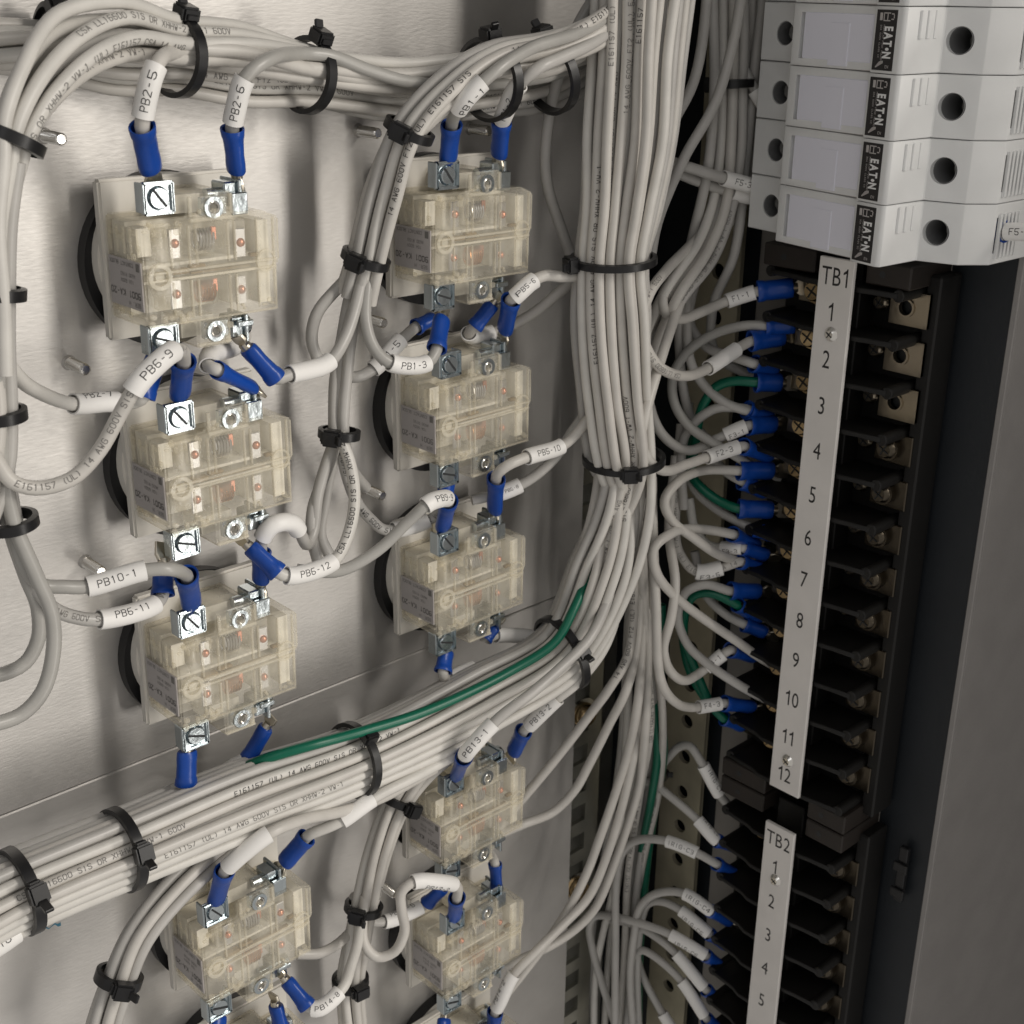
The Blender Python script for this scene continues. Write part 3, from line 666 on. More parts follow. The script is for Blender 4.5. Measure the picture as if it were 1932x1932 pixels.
wire([(-14, 560, 36), (-10, 700, 36), (-2, 790, 35), (8, 880, 34), (24, 985, 35), (44, 1065, 35), (80, 1104, 34), (120, 1107, 35), (164, 1107, 36), (274, 1076, 40), (320, 1074, 42)], 'grey wire with sleeve PB10-1 and blue lug on a contact block', None, (164, 1109, 274, 1076), 'PB10-1', ((352, 1086, 36), (362, 1142, 25.5)), L, m_=WIRES[3])
wire([(-4, 560, 34), (-2, 700, 34), (2, 790, 33), (12, 880, 32), (30, 985, 31), (60, 1090, 31), (97, 1145, 31), (140, 1164, 30), (187, 1169, 31), (290, 1142, 30)], 'grey wire with sleeve PB6-11 below the PB10-1 sleeve', None, (187, 1170, 294, 1140), 'PB6-11', ((307, 1122, 28), (308, 1066, 24)), L, turn=.25, leg=(140, 1162), legturn=.1)
wire([(640, 818, 20), (662, 880, 24), (669, 945, 27), (655, 1015, 30), (628, 1060, 32), (545, 1087, 32)], 'grey wire with sleeve PB6-12 and blue lug beside a contact block', None, (629, 1058, 541, 1087), 'PB6-12', ((524, 1080, 31), (471, 1032, 25)), SD, leg=(664, 900), legturn=.2)
wire([(636, 815, 16), (600, 930, 18), (592, 1000, 20), (580, 1028, 22), (566, 1006, 25), (548, 986, 27), (515, 990, 27), (495, 1015, 25)], 'grey wire with bent blank sleeve curling to the lug behind PB6-12', None, (563, 1000, 494, 1015), '', ((492, 1040, 24), (492, 1098, 23)), SD, m_=WIRES[1])
wire([(560, 1440, 12), (440, 1500, 12), (330, 1505, 15), (322, 1494, 20)], 'wire with lug hanging from the lowest complete left block above the thick bundle', None, (345, 1500, 305, 1498), '', ((351, 1479, 25), (353, 1416, 24)), L)
wire([(560, 1470, 8), (470, 1468, 12), (430, 1455, 15)], 'wire with short sleeve and slanted blue lug above the green wire', None, (425, 1455, 470, 1436), '', ((468, 1432, 19), (502, 1372, 22)), SD, lugscale=.9)
wire([(700, 490, 20), (692, 545, 22), (690, 605, 24), (705, 655, 27), (733, 683, 30), (806, 685, 31)], 'grey wire with sleeve PB1-3 and blue lug hanging from a contact block', None, (736, 684, 806, 685), 'PB1-3', ((824, 658, 30), (834, 600, 25)), L, tongue=6.0, m_=WIRES[3])
wire([(655, 640, 14), (648, 690, 13), (665, 712, 12), (705, 696, 13), (750, 648, 14)], 'grey wire with sleeve PB1-5 passing behind the PB1-3 sleeve', None, (703, 697, 757, 643), 'PB1-5', ((785, 617, 13), (818, 600, 13)), SD, leg=None, lugscale=.9)
wire([(1100, 520, 40), (1060, 522, 38), (1030, 520, 36), (1006, 530, 35), (972, 560, 34)], 'grey wire with sleeve PB5-6 and blue lug beside the thick bundle', None, (1008, 528, 970, 562), 'PB5-6', ((964, 566, 32), (952, 624, 25)), SD, m_=WIRES[0])
wire([(1100, 515, 30), (1062, 545, 27), (1010, 588, 23), (960, 616, 19), (905, 634, 16), (884, 630, 18)], 'grey wire looping under the PB5-6 lug with a short curled sleeve', None, (930, 628, 884, 628), '', ((896, 616, 21), (930, 573, 24)), SD, lugscale=.85)
wire([(640, 818, 18), (650, 880, 15), (672, 945, 14), (700, 980, 14), (728, 1000, 15), (812, 980, 19)], 'grey wire with blank sleeve tucked behind the PB9-9 lug', None, (742, 1016, 810, 982), '', ((838, 955, 24), (843, 906, 24)), L, leg=(700, 984), legturn=0.0)
wire([(560, 1075, 26), (600, 1079, 30), (645, 1076, 33), (712, 1039, 36), (772, 982, 40), (806, 951, 43), (838, 940, 40)], 'grey wire with short sleeve PB9-9 in front of a blue lug', None, (800, 953, 842, 941), 'PB9-9', ((846, 946, 35), (836, 994, 25.5)), L, m_=WIRES[3])
wire([(1110, 790, 40), (1078, 828, 38), (1057, 843, 37), (996, 862, 37), (958, 878, 36), (940, 892, 34)], 'grey wire with sleeve PB5-10 and blue lug on a contact block', None, (1059, 842, 994, 863), 'PB5-10', ((936, 903, 31), (933, 963, 24)), SD)
wire([(1112, 770, 36), (1076, 820, 33), (1050, 860, 31), (1012, 896, 29), (980, 916, 27), (940, 932, 24), (890, 944, 20)], 'grey wire with sleeve PB5-8 passing behind the lug of PB5-10', None, (981, 916, 944, 931), 'PB5-8', None)
wire([(960, 1270, 26), (905, 1258, 24), (866, 1272, 24), (842, 1282, 25)], 'grey wire with sleeve tip and lug hanging over the thick bundle', None, (892, 1258, 846, 1280), '', ((836, 1267, 27), (842, 1228, 24)), L)
wire([(1080, 1215, 30), (1030, 1205, 26), (990, 1200, 23), (935, 1199, 22)], 'grey wire with blank sleeve entering the thick bundle beside the green wire', None, (1002, 1200, 935, 1199), '', ((914, 1206, 22), (932, 1182, 22)), SD, lugscale=.9)
wire([(1180, 960, 46), (1150, 1120, 50), (1115, 1200, 54), (1062, 1256, 54), (1005, 1306, 54), (940, 1356, 52), (885, 1415, 48)], 'grey wire with sleeve PB13-1 and blue lug on a contact block', None, (931, 1364, 879, 1424), 'PB13-1', ((876, 1428, 44), (861, 1464, 25.5)), L)
wire([(1190, 960, 46), (1172, 1120, 47), (1140, 1222, 48), (1089, 1288, 46), (1052, 1318, 42), (1000, 1368, 34)], 'grey wire with sleeve PB13-2 and blue lug on a contact block', None, (1052, 1316, 999, 1370), 'PB13-2', ((988, 1379, 31), (968, 1420, 25)), SD)
wire([(820, 1450, 36), (720, 1505, 36), (640, 1532, 37), (570, 1547, 39), (506, 1574, 40), (436, 1630, 35)], 'grey wire with long blank sleeve and blue lug at the small lower bundle', None, (507, 1573, 430, 1636), '', ((424, 1643, 33), (407, 1701, 25.5)), L, m_=WIRES[0])
wire([(900, 1400, 40), (820, 1446, 39), (779, 1468, 39), (705, 1506, 38), (640, 1551, 36), (585, 1574, 31)], 'grey wire with long blank sleeve above the tied lower middle bundle', None, (704, 1509, 644, 1547), '', ((578, 1580, 29), (536, 1628, 24)), SD, m_=WIRES[2])
wire([(880, 1540, 12), (905, 1590, 12), (926, 1612, 17)], 'wire end with blue lug between the two lower right contact blocks', None, None, '', ((934, 1630, 21), (937, 1679, 22)), SD, lugscale=.85)
wire([(690, 1690, 20), (684, 1735, 22), (687, 1780, 25), (712, 1806, 28), (744, 1796, 31), (763, 1758, 33), (757, 1712, 34), (758, 1682, 35), (780, 1664, 36), (830, 1664, 38), (862, 1672, 37)], 'grey wire bent into a full U loop with a white sleeve and blue lug', None, (779, 1665, 855, 1668), 'PB13-3', ((862, 1694, 33), (857, 1732, 25.5)), L, turn=-1.0, m_=WIRES[0])
wire([(668, 1690, 14), (690, 1735, 13), (730, 1738, 14), (768, 1724, 16)], 'grey wire with white sleeve passing behind the U loop', None, (724, 1738, 796, 1712), 'PB13-5', ((806, 1704, 18), (836, 1676, 22)), L, turn=.8, lugscale=.95)
wire([(680, 1720, 20), (676, 1772, 26), (662, 1822, 32), (648, 1862, 36), (600, 1904, 36)], 'grey wire with sleeve PB14-8 and blue lug below a contact block', None, (644, 1875, 589, 1909), 'PB14-8', ((580, 1898, 33), (540, 1850, 26)), SD)
wire([(690, 1700, 16), (670, 1745, 16), (643, 1776, 17), (605, 1798, 18), (560, 1800, 16)], 'grey wire disappearing behind the block with the PB14-8 sleeve', None, None, '', None)
wire([(600, 1990, 26), (540, 1970, 26)], 'wire with blue lug pointing down beside the PB14-8 lug', None, None, '', ((531, 1942, 26), (520, 1896, 24)), SD)
wire([(480, 1990, 28), (420, 1975, 28)], 'wire with blue lug cut off by the picture below the PB14-8 block', None, None, '', ((408, 1962, 28), (412, 1916, 24)), L)
wire([(1200, 980, 36), (1216, 1200, 32), (1210, 1330, 34), (1186, 1470, 34), (1150, 1600, 32), (1112, 1690, 32), (1060, 1747, 32), (1010, 1796, 32), (968, 1840, 31), (945, 1888, 29)], 'grey wire with white sleeve reaching the lowest right contact block', None, (968, 1836, 940, 1904), 'PB14-2', ((934, 1910, 27), (927, 1968, 24)), SD, turn=.8)
wire([(900, 1990, 28), (850, 1975, 28)], 'wire with blue lug mostly below the lowest right contact block', None, None, '', ((836, 1962, 28), (838, 1922, 24)), L)
for q, lb in (([(-8, 560, 40), (-6, 700, 40), (-2, 790, 39), (6, 880, 38), (26, 985, 38), (66, 1080, 39), (98, 1160, 40), (100, 1235, 42), (80, 1305, 43), (40, 1348, 43), (-30, 1372, 43)], 'grey wire in a wide bend low on the left bundle, the outer of two'),
          ([(-18, 560, 34), (-16, 700, 34), (-10, 790, 33), (0, 880, 32), (16, 985, 33), (48, 1085, 31), (72, 1150, 28), (72, 1205, 28), (48, 1250, 28), (5, 1272, 28), (-40, 1276, 28)], 'grey wire in a tighter bend inside the wide one by the left bundle')):
    tag(obj('wire', wire_mesh(smooth([at(*p) for p in q]), RW * 1.02), WIRES[3], None, 60), lb, 'wire')
wire([(-40, 1800, 34), (-12, 1790, 34), (25, 1765, 34), (60, 1740, 32)], 'white sleeved wire end under the tie on the thick bundle', None, (-20, 1792, 30, 1760), '10', None)
for q in ([(940, 1560, 14), (995, 1496, 20), (1050, 1430, 24), (1110, 1352, 30), (1150, 1298, 36), (1185, 1235, 36), (1196, 1100, 32), (1190, 960, 36)], [(930, 1580, 14), (985, 1556, 18), (1045, 1531, 20), (1085, 1490, 23), (1110, 1445, 26), (1150, 1365, 32), (1182, 1300, 38), (1200, 1225, 34), (1206, 1100, 32), (1196, 960, 36)],
          [(920, 1838, 14), (978, 1812, 22), (1045, 1781, 25), (1095, 1745, 27), (1125, 1710, 28), (1162, 1621, 30), (1188, 1545, 31), (1206, 1480, 33), (1219, 1354, 40), (1222, 1240, 34), (1218, 1100, 30), (1200, 960, 36)],
          [(915, 1930, 14), (960, 1870, 24), (1029, 1781, 26), (1079, 1704, 28), (1110, 1640, 29), (1132, 1580, 30), (1160, 1500, 31), (1182, 1430, 33), (1204, 1320, 40), (1210, 1230, 34), (1212, 1100, 30), (1198, 960, 36)]):
    P = smooth([at(*p) for p in q]); o = obj('wire', wire_mesh(P), WIRES[0], None, 60)
    tag(o, 'grey wire crossing from a lower right contact block up to the thick bundle', 'wire', 'wires crossing to the thick bundle')
    if q[0][0] == 940: legend(o, Path(P), 5, None, .2)
for q in ([(690, 490, 16), (640, 540, 14), (598, 592, 13), (588, 640, 13), (600, 680, 13)], [(682, 488, 18), (660, 560, 16), (645, 640, 15), (632, 720, 16), (630, 815, 17)],
          [(690, 500, 22), (668, 600, 20), (655, 700, 19), (648, 815, 19), (662, 880, 17), (690, 920, 10)], [(672, 560, 18), (650, 650, 17), (640, 740, 17), (638, 820, 17), (615, 890, 16), (590, 960, 18), (588, 1010, 20), (600, 1060, 21)],
          [(640, 820, 16), (625, 880, 14), (612, 950, 13), (605, 1010, 13), (620, 1045, 14)]):
    tag(obj('wire', wire_mesh(smooth([at(*p) for p in q])), WIRES[1], None, 60), 'thin looking grey wire of the middle bundle spreading out below its second tie', 'wire', 'wires spreading below the middle bundle')

# ------------------------------------------------------------------ cable ties
T_ = 'black cable tie round the '
tie(333, 106, 17, 460, 118, 8.7, T_ + 'upper bundle beside the PB2-5 sleeve', -1.25, 10.6, 3, flip=1, d2=16)
tie(580, 142, 16.5, 700, 160, 8.8, T_ + 'upper bundle beside the PB2-6 sleeve', -1.2, 10.2, 3, d2=16)
tie(922, 150, 28, 850, 167, 10.6, T_ + 'upper bundle where the middle bundle leaves it', 1.2, 15, 3, d2=26)
tie(1034, 142, 31, 1110, 107, 10.4, T_ + 'upper bundle beside the PB1-2 sleeve', -1.15, 14.5, 3, d2=34)
tie(90, 70, 9, 220, 90, 6.6, T_ + 'wires leaving the upper bundle behind the large bend', -.9, 6, 3, d2=10)
tie(18, 262, 39, 4, 300, 6.4, T_ + 'left bundle at the bottom of the large bend', 1.7, 6.3, 0)
tie(772, 246, 32, 726, 360, 5.9, T_ + 'middle bundle at its upper end', 0.25, 5.7, 3, d2=26)
tie(690, 488, 20, 668, 560, 5.9, T_ + 'middle bundle above the PB1-3 sleeve', 0.3, 5.7, 3, d2=17)
tie(640, 818, 18, 636, 870, 5.0, T_ + 'two wires between the blank sleeve and PB6-12', .3, 4.6, 4)
tie(-8, 552, 40, -10, 620, 5.2, T_ + 'left bundle above the PB2-7 wire', .9, 5.2, 4)
tie(-4, 782, 36, 4, 850, 5.2, T_ + 'left bundle beside the PB2-7 sleeve', 1.4, 5.2, 0)
tie(20, 985, 34, 36, 1060, 5.2, T_ + 'left bundle above the PB10-1 wire', 2.6, 5.2, 0)
tie(1157, 490, 45, 1156, 600, 12.4, T_ + 'thick vertical bundle beside the F1-1 loop', 1.1, 12.7, 4, wd=2.6)
tie(1177, 866, 45, 1176, 960, 12.6, T_ + 'thick vertical bundle beside the F2-3 loop', -.15, 12.7, 3, wd=2.6)
tie(1060, 1232, 38, 900, 1328, 12.8, T_ + 'thick bundle where it turns along the panel', -.2, 12.9, 4, wd=3.2, d2=33)
tie(668, 1434, 29, 450, 1514, 11.0, T_ + 'thick bundle across the green wire', .45, 12.4, 0, wd=3.0, d2=28)
tie(230, 1603, 28, 40, 1680, 10.8, T_ + 'thick bundle above the small bundle that turns down', -.25, 11.7, 4, wd=3.2)
tie(38, 1681, 28, -80, 1735, 10.8, T_ + 'thick bundle above the blue pen mark', -.2, 11.7, 5, wd=3.4)
tie(752, 1512, 19, 715, 1600, 5.4, T_ + 'lower middle bundle just under the thick bundle', -.9, 5.3, 0)
tie(686, 1712, 18, 672, 1790, 5.4, T_ + 'lower middle bundle beside the U loop', .2, 5.3, 4)
tie(661, 1850, 16, 664, 1930, 5.2, T_ + 'lower middle bundle above the PB14-8 sleeve', -.5, 5.2, 0)
tie(224, 1845, 26, 196, 1932, 5.6, T_ + 'small bundle that turns down from the thick one', -.3, 5.4, 4, wd=3.6)
tie(1381, 158, 214, 1380, 250, 6.2, T_ + 'shaded bundle behind the fuse holders', .9, 6.2, 0)
tie(1222, 1452, 218, 1216, 1520, 5.0, T_ + 'green wires beside the terminal strips', -1.1, 5, 3)

# ------------------------------------------------------------------ fuse holders
Z0, PITCH = -28.0, 18.0
def X3(x, y, z): return Vector((x, y, z))
def cut(mb, cutters):
    """the mesh minus a few cylinders"""
    def tmp(m_):
        me = bpy.data.meshes.new('t'); me.from_pydata([tuple(q) for q in m_.v], [], m_.f)
        b = bmesh.new(); b.from_mesh(me); bmesh.ops.recalc_face_normals(b, faces=b.faces[:]); b.to_mesh(me); b.free()
        o = bpy.data.objects.new('t', me); COL.objects.link(o); return o
    o = tmp(mb); cs = [tmp(c) for c in cutters]
    for c in cs:
        md_ = o.modifiers.new('b', 'BOOLEAN'); md_.operation = 'DIFFERENCE'; md_.object = c; md_.solver = 'EXACT'
    bpy.context.view_layer.update()
    ev = o.evaluated_get(bpy.context.evaluated_depsgraph_get()); me = ev.to_mesh()
    r_ = MB().add([q.co.copy() for q in me.vertices], [tuple(p.vertices) for p in me.polygons]); ev.to_mesh_clear()
    for q in [o] + cs: bpy.data.objects.remove(q)
    return r_
def make_fuse():
    root = empty('fuse_holder')
    prof = [(239.4, -46), (211.5, -46), (209.3, -61), (203, -64.5), (197.6, -68), (193.2, -91), (191.2, -102.4), (187.4, -103), (185.2, -113), (186, -114.4), (203.6, -115.6), (207, -127.4), (214.5, -133.5), (239.4, -134)]
    b = MB().prism(prof, lambda x, y, h: X3(x, y, h), .12, 17.88, .28, 1)
    # the drawer pocket, the two screw wells, the wire slots
    nrm = lambda p, q: Vector((-(q[1] - p[1]), q[0] - p[0], 0)).normalized()
    b = cut(b, [MB().cyl(X3(202, -56.6, 8.6), X3(226, -55.2, 8.6), 3.7, n=28), MB().cyl(X3(198, -120.6, 9), X3(222, -119.2, 9), 3.9, n=28),
                MB().box(X3(215.4, -140, 3.5), X3(226, -124, 14)), MB().box(X3(218, -50, 5), X3(224, -40, 12.5)),
                MB().box(X3(186, -73.2, 2.2), X3(198.9, -71.2, 15.4))] +
               [MB().box(X3(185 + k * 1.0, -118, 13.6), X3(240, -117.4 + 0 * k, 10.8)) for k in ()])
    body = obj('housing', b, M['fuse'], root)
    d = (Vector((191.4, -101.6, 0)) - Vector((197.0, -72.4, 0))); L = d.length; d.normalize(); up = Vector((0, 0, 1)); nn = up.cross(d); nn = nn if nn.x < 0 else -nn
    R3 = Matrix((d, up, nn)).transposed().to_4x4(); R3.translation = Vector((197.0, -72.4, 0))
    dr = obj('fuse_drawer', MB().box((0.4, 2.3, -2), (28.4, 15.6, .45), .25, 1, R3), M['fusewin'], root)
    g = MB().box((11.6, .9, -2), (19.4, 12.9, .62), .1, 1, R3)
    obj('thumb_tab', g, M['fusewin'], dr)
    rb = MB()
    for k in range(3): obj('grip_rib', MB().box(X3(191.5 + k * 3.6, -115.6, 9.5), X3(193 + k * 3.6, -114.6, 17.0), .15), M['fuse'], root)
    for k in range(6): obj('grip_rib', MB().box(X3(216.0 + k * 2.2, -134.5, 2.0), X3(217.1 + k * 2.2, -133.5, 15), .1), M['fuse'], root)
    
    sd = MB().box((-2, .15, -1), (30, .6, .05), 0, 1, R3); obj('parting_line', sd, M['label'], root)
    for y, r_, x0 in ((-56, 3.66, 211), (-119.9, 3.86, 206)):
        obj('well_shade_liner', MB().ring(X3(x0, y, 8.6 if y > -60 else 9), (1, 0, 0), r_, r_ - .25, 14, 28), M['well'], root)  # added dark liner, its colour stands for the shade inside the well
        s_ = obj('terminal_screw', MB().cyl(X3(219, y, 8.8), X3(215.5, y, 8.8), 2.9, 2.7, 18, .3).box(X3(215.3, y - .35, 6.4), X3(215.6, y + .35, 11.2)), M['steel'], root)
    # the black label with its print
    d2 = (Vector((185.2, -113, 0)) - Vector((187.4, -103, 0))).normalized(); n2 = up.cross(d2); n2 = n2 if n2.x < 0 else -n2
    o2 = Vector((187.4, -103, 0))
    R4 = Matrix((d2, up, n2)).transposed().to_4x4(); R4.translation = o2
    lb = obj('black_label', MB().box((.9, .9, -.2), (8.6, 17.0, .22)), M['ink'], root)
    lb.data.transform(Matrix.Scale(1, 4)); 
    lb.data.clear_geometry(); mm = MB().box((.9, .9, -.2), (8.6, 17.0, .22), 0, 1, R4); lb.data.from_pydata([tuple(q * S) for q in mm.v], [], mm.f); lb.data.materials.append(M['ink']) if not lb.data.materials else None
    t = MB(); printed(t, 'EAT•N', R4 @ Vector((6.1, 8.4, .27)), -up, d2, 4.3, .045, .57)
    obj('lettering', t, M['white'], lb)
    t = MB()
    for a0, a1, b0, b1 in ((2.2, 3.2, 14.2, 16.2), (3.6, 6.2, 14.0, 14.3), (3.6, 6.2, 16.0, 16.3), (3.6, 3.9, 14, 16.3), (5.0, 5.3, 14, 16.3), (6.6, 7.5, 14.4, 14.7), (6.6, 7.5, 15.8, 16.1), (7.4, 7.7, 14.8, 15.8)):
        t.box((a0, b0, .2), (a1, b1, .26), 0, 1, R4)
    for i, ln in enumerate(('MODULAR FUSE HOLDER', '30A 600V CLASS CC')):
        sg, W = strokes(ln); lay(t, sg, .8, lambda x, y: R4 @ Vector((3.5 - i * 1.2 + y * .09 + .4, 13.0 - x * .088, .25)))
    for k in range(10):
        a = k / 9; t.box((2.2 + a * 2.4, 1.6 + a * 1.2, .2), (2.6 + a * 2.4, 2.5 + a * 1.5 - abs(a - .5), .26), 0, 1, R4)
    sg, W = strokes('EN'); lay(t, sg, .9, lambda x, y: R4 @ Vector((6.0 + x * .12, 1.6 + y * .12, .25)))
    obj('emblem', t, M['label'], lb)
    return root
fp = make_fuse()
for i, ex in enumerate(('directly above the TB1 marker strip', 'second above the TB1 marker strip', 'third above the TB1 marker strip', 'fourth above the TB1 marker strip', 'fifth above the TB1 marker strip, mostly cut off')):
    o = fp if i == 0 else copy_tree(fp); o.location = Vector((0, 0, Z0 + i * PITCH)) * S
    tag(o, 'light grey fuse holder with black label, ' + ex, 'fuse holder', 'fuse holders stacked above the terminal strip')
tag(obj('mounting_rail', MB().box((237.5, -106, -30), (239.9, -72, 90), .3), M['galv']), 'metal rail on the side wall behind the fuse holders', 'rail')

# ------------------------------------------------------------------ terminal strips
def screw(mb_head, mb_slot, c, r, h=2.0):
    c = Vector(c); mb_head.cyl(c, c + Vector((-h, 0, 0)), r, r * .8, 20, .35)
    for a in (.5, .5 + math.pi / 2):
        mb_slot.box((-r * .6, -.22, -.25), (r * .6, .22, .25), 0, 1, Matrix.Translation(c + Vector((-h - .02, 0, 0))) @ Matrix(((0, 0, 1), (math.cos(a), -math.sin(a), 0), (math.sin(a), math.cos(a), 0))).to_4x4())
def terminal_strip(name_text, n, zfirst, ztop, zbot, label, strip_screws, bare):
    root = empty('terminal_strip', (240, -80, ztop))
    obj('base', MB().box((231, -107, zbot), (239.8, -50, ztop), .6).box((222, -86, zbot + 2), (231.2, -74, ztop - 2), .4).box((227, -112, zbot + 4), (239.7, -106.8, ztop - 4), .6), M['tbblack'], root)
    P = 15.95
    for k in range(n + 1):
        z = zfirst + P / 2 - k * P
        b = MB().prism([(231.4, -52), (220, -52), (215.5, -54), (214.2, -66), (212.6, -70), (212.6, -92), (213.4, -96), (214.2, -104), (219, -106), (231.4, -106)], lambda x, y, h: X3(x, y, h), z - .9, z + .9, .3)
        b.cyl(X3(231, -53.6, z), X3(216, -53.6, z), 2.0, n=14, bev=.3).cyl(X3(231, -104.4, z), X3(214.6, -104.4, z), 2.1, n=14, bev=.3)
        obj('barrier', b, M['tbblack'], root)
    for k in range(n):
        z = zfirst - k * P + 2.2
        obj('contact_plate', MB().box((227.6, -75, z - 5.2), (228.6, -58, z + 5.2), .3), M['nickel'], root)
        h, s_ = MB(), MB(); screw(h, s_, (225.6, -67.0, z), 4.1, 3.6); h.ring((226.2, -67.0, z), (-1, 0, 0), 4.7, 3.5, 1.2, 22)
        o = obj('screw', h, M['brass'], root); obj('screw_slot', s_, M['holedark'], o)
        h, s_ = MB(), MB(); screw(h, s_, (226.8, -91.2, z), 2.9, 1.4)
        o = obj('link_screw', h, M['nickel'], root); obj('screw_slot', s_, M['holedark'], o)
        if k < bare:
            m_ = MB(); slab_with_holes(m_, lambda a, b, h: X3(225.6 + h, a, b), -109.5, -95.4, z - 5.8, z + 5.4, [(-101.4, z, 2.5, 2.5, False)], 1.4, 20)
            m_.ring((225.7, -101.4, z), (-1, 0, 0), 3.1, 2.45, .7, 22)
            obj('contact_plate', m_, M['nickel'], root)
            obj('bore', MB().cyl((231, -101.4, z), (228.5, -101.4, z), 2.6, n=14), M['holedark'], root)
        else:
            obj('contact_plate', MB().box((226.4, -109.3, z - 5.4), (227.8, -95.4, z + 5.2), .3), M['shadedmetal'], root)
            h, s_ = MB(), MB(); screw(h, s_, (224.2, -101.4, z), 3.5, 2.2); h.cyl((226.5, -101.4, z), (224, -101.4, z), 4.1, n=18)
            o = obj('screw', h, M['shadedmetal'], root); obj('screw_slot', s_, M['holedark'], o)
    for (y0, y1) in ((-72, -51), (-108, -91.6)):
        for z0, z1 in ((ztop - 7.6, ztop), (zbot, zbot + 7.6)):
            e = MB().box((215, y0, z0), (239.6, y1, z1), .5)
            eb = obj('end_block', e, M['tbbrown'], root)
            obj('mounting_hole', MB().cyl((215.3, (y0 + y1) / 2 + 2, (z0 + z1) / 2), (214.93, (y0 + y1) / 2 + 2, (z0 + z1) / 2), 1.1, n=14), M['holedark'], eb)
    st_ = obj('marker_strip', MB().box((210, -90.4, zbot + 9.5), (211.6, -77.2, ztop - .2 if name_text == 'TB1' else ztop - 6), .2), M['strip'], root)
    t = MB()
    tz = (ztop - .2 if name_text == 'TB1' else ztop - 6) - 5.8
    printed(t, name_text, (209.96, -83.7, tz), (0, -1, 0), (0, 0, 1), 8.6, 0.0, .74)
    for k in range(n): printed(t, str(k + 1), (209.96, -83.4, zfirst - k * P), (0, -1, 0), (0, 0, 1), 8.6, 0.0, .74)
    obj('lettering', t, M['ink'], st_)
    for z in strip_screws:
        s_ = obj('strip_screw', MB().cyl((210, -84.2, z), (208.8, -84.2, z), 2.5, 1.9, 20, .5), M['steel'], st_)
        q = MB()
        for a in (.6, .6 + math.pi / 2): q.box((-1.3, -.1, -.2), (1.3, .1, .2), 0, 1, Matrix.Translation((208.72, -84.2, z)) @ Matrix(((0, 0, 1), (math.cos(a), -math.sin(a), 0), (math.sin(a), math.cos(a), 0))).to_4x4())
        obj('screw_slot', q, M['holedark'], s_)
    tag(root, label, 'terminal strip'); return root
terminal_strip('TB1', 12, -50.2, -32.6, -242.6, 'black terminal strip with the white marker strip reading TB1', (-57.6, -219.5), 3)
terminal_strip('TB2', 8, -267.1, -243.2, -412, 'black terminal strip with the white marker strip reading TB2', (-272.8,), 0)
obj_ = MB().box((237.6, -122.5, -276), (239.9, -119, -252), .3).box((236.4, -123.5, -262.5), (237.8, -117.8, -258.5), .3).box((236.4, -123.5, -274), (237.8, -117.8, -270), .3)
tag(obj('wall_clip', obj_, M['black']), 'small black plastic clip on the dark side wall beside TB2', 'clip')

# ------------------------------------------------------------------ wires that end on the terminal strips and fuse holders
NX = (-1, 0, 0)
def tw(pts, lb, lug=None, **k):
    if lug: lug = (lug[0], (lug[1][0], lug[1][1], 225.4))
    return wire(pts, lb, None, lug=lug, n=NX, **k)
tw([(1430, -480, 226), (1424, -250, 226), (1420, -10, 226), (1426, 150, 226), (1418, 300, 226), (1390, 400, 221), (1336, 462, 207), (1278, 520, 186), (1250, 560, 176), (1256, 590, 178), (1284, 602, 186), (1327, 587, 199), (1372, 568, 210)], 'grey wire looping to terminal 1 with sleeve F1-1', ((1430, 550, 217), (1496, 543, 221)), sleeve=(1371, 568, 1425, 553), text='F1-1', m_=WIRES[0], lugscale=1.15)
tw([(1415, -480, 224), (1410, -250, 224), (1405, -10, 224), (1408, 160, 224), (1398, 310, 222), (1360, 402, 212), (1300, 466, 192), (1258, 509, 172), (1224, 556, 158), (1211, 604, 152), (1217, 650, 152), (1242, 690, 159), (1284, 709, 173), (1326, 700, 189)], 'grey wire looping to terminal 2 with a blank white sleeve', ((1416, 644, 214), (1478, 634, 219)), sleeve=(1336, 695, 1390, 660), leg=(1222, 640), legturn=0.05, m_=WIRES[0], lugscale=1.15)
tw([(1470, 905, 230), (1425, 884, 222), (1380, 855, 211), (1341, 833, 203), (1298, 802, 198), (1272, 759, 196), (1270, 711, 198), (1293, 668, 202), (1341, 633, 208), (1401, 615, 214)], 'dark grey wire arching to terminal 2 behind the blank sleeve', ((1446, 614, 219), (1500, 612, 223)), m_=WIRES[3], lugscale=1.1)
tw([(1303, 893, 206), (1312, 830, 206), (1326, 766, 208), (1353, 729, 211), (1384, 719, 214)], 'green wire arching to terminal 3', ((1426, 721, 218), (1474, 722, 222)), m_=M['green'], lugscale=1.15)
tw([(1340, 440, 220), (1300, 540, 206), (1296, 620, 204), (1305, 688, 205), (1331, 730, 208), (1372, 762, 212)], 'grey wire slanting to terminal 3 below the green wire', ((1412, 776, 217), (1452, 790, 222)), m_=WIRES[1], lugscale=1.1)
tw([(1365, 420, 224), (1310, 540, 214), (1302, 610, 212), (1335, 656, 213), (1380, 672, 214)], 'grey wire reaching terminal 3 over the green wire', ((1422, 686, 217), (1462, 700, 221)), m_=WIRES[1], lugscale=1.1)
tw([(1290, 960, 200), (1285, 866, 200), (1292, 823, 202), (1312, 795, 205), (1353, 770, 210)], 'grey wire arching to terminal 4 above the F3-1 sleeve', ((1408, 772, 217), (1450, 790, 223)), m_=WIRES[1], lugscale=1.1)
tw([(1300, 470, 200), (1240, 600, 186), (1222, 740, 184), (1250, 820, 190), (1300, 850, 200), (1353, 828, 207)], 'grey wire with sleeve F3-1 at terminal 4', ((1412, 803, 215), (1462, 800, 221)), sleeve=(1368, 820, 1408, 806), text='F3-1', turn=-.5, lugscale=1.15)
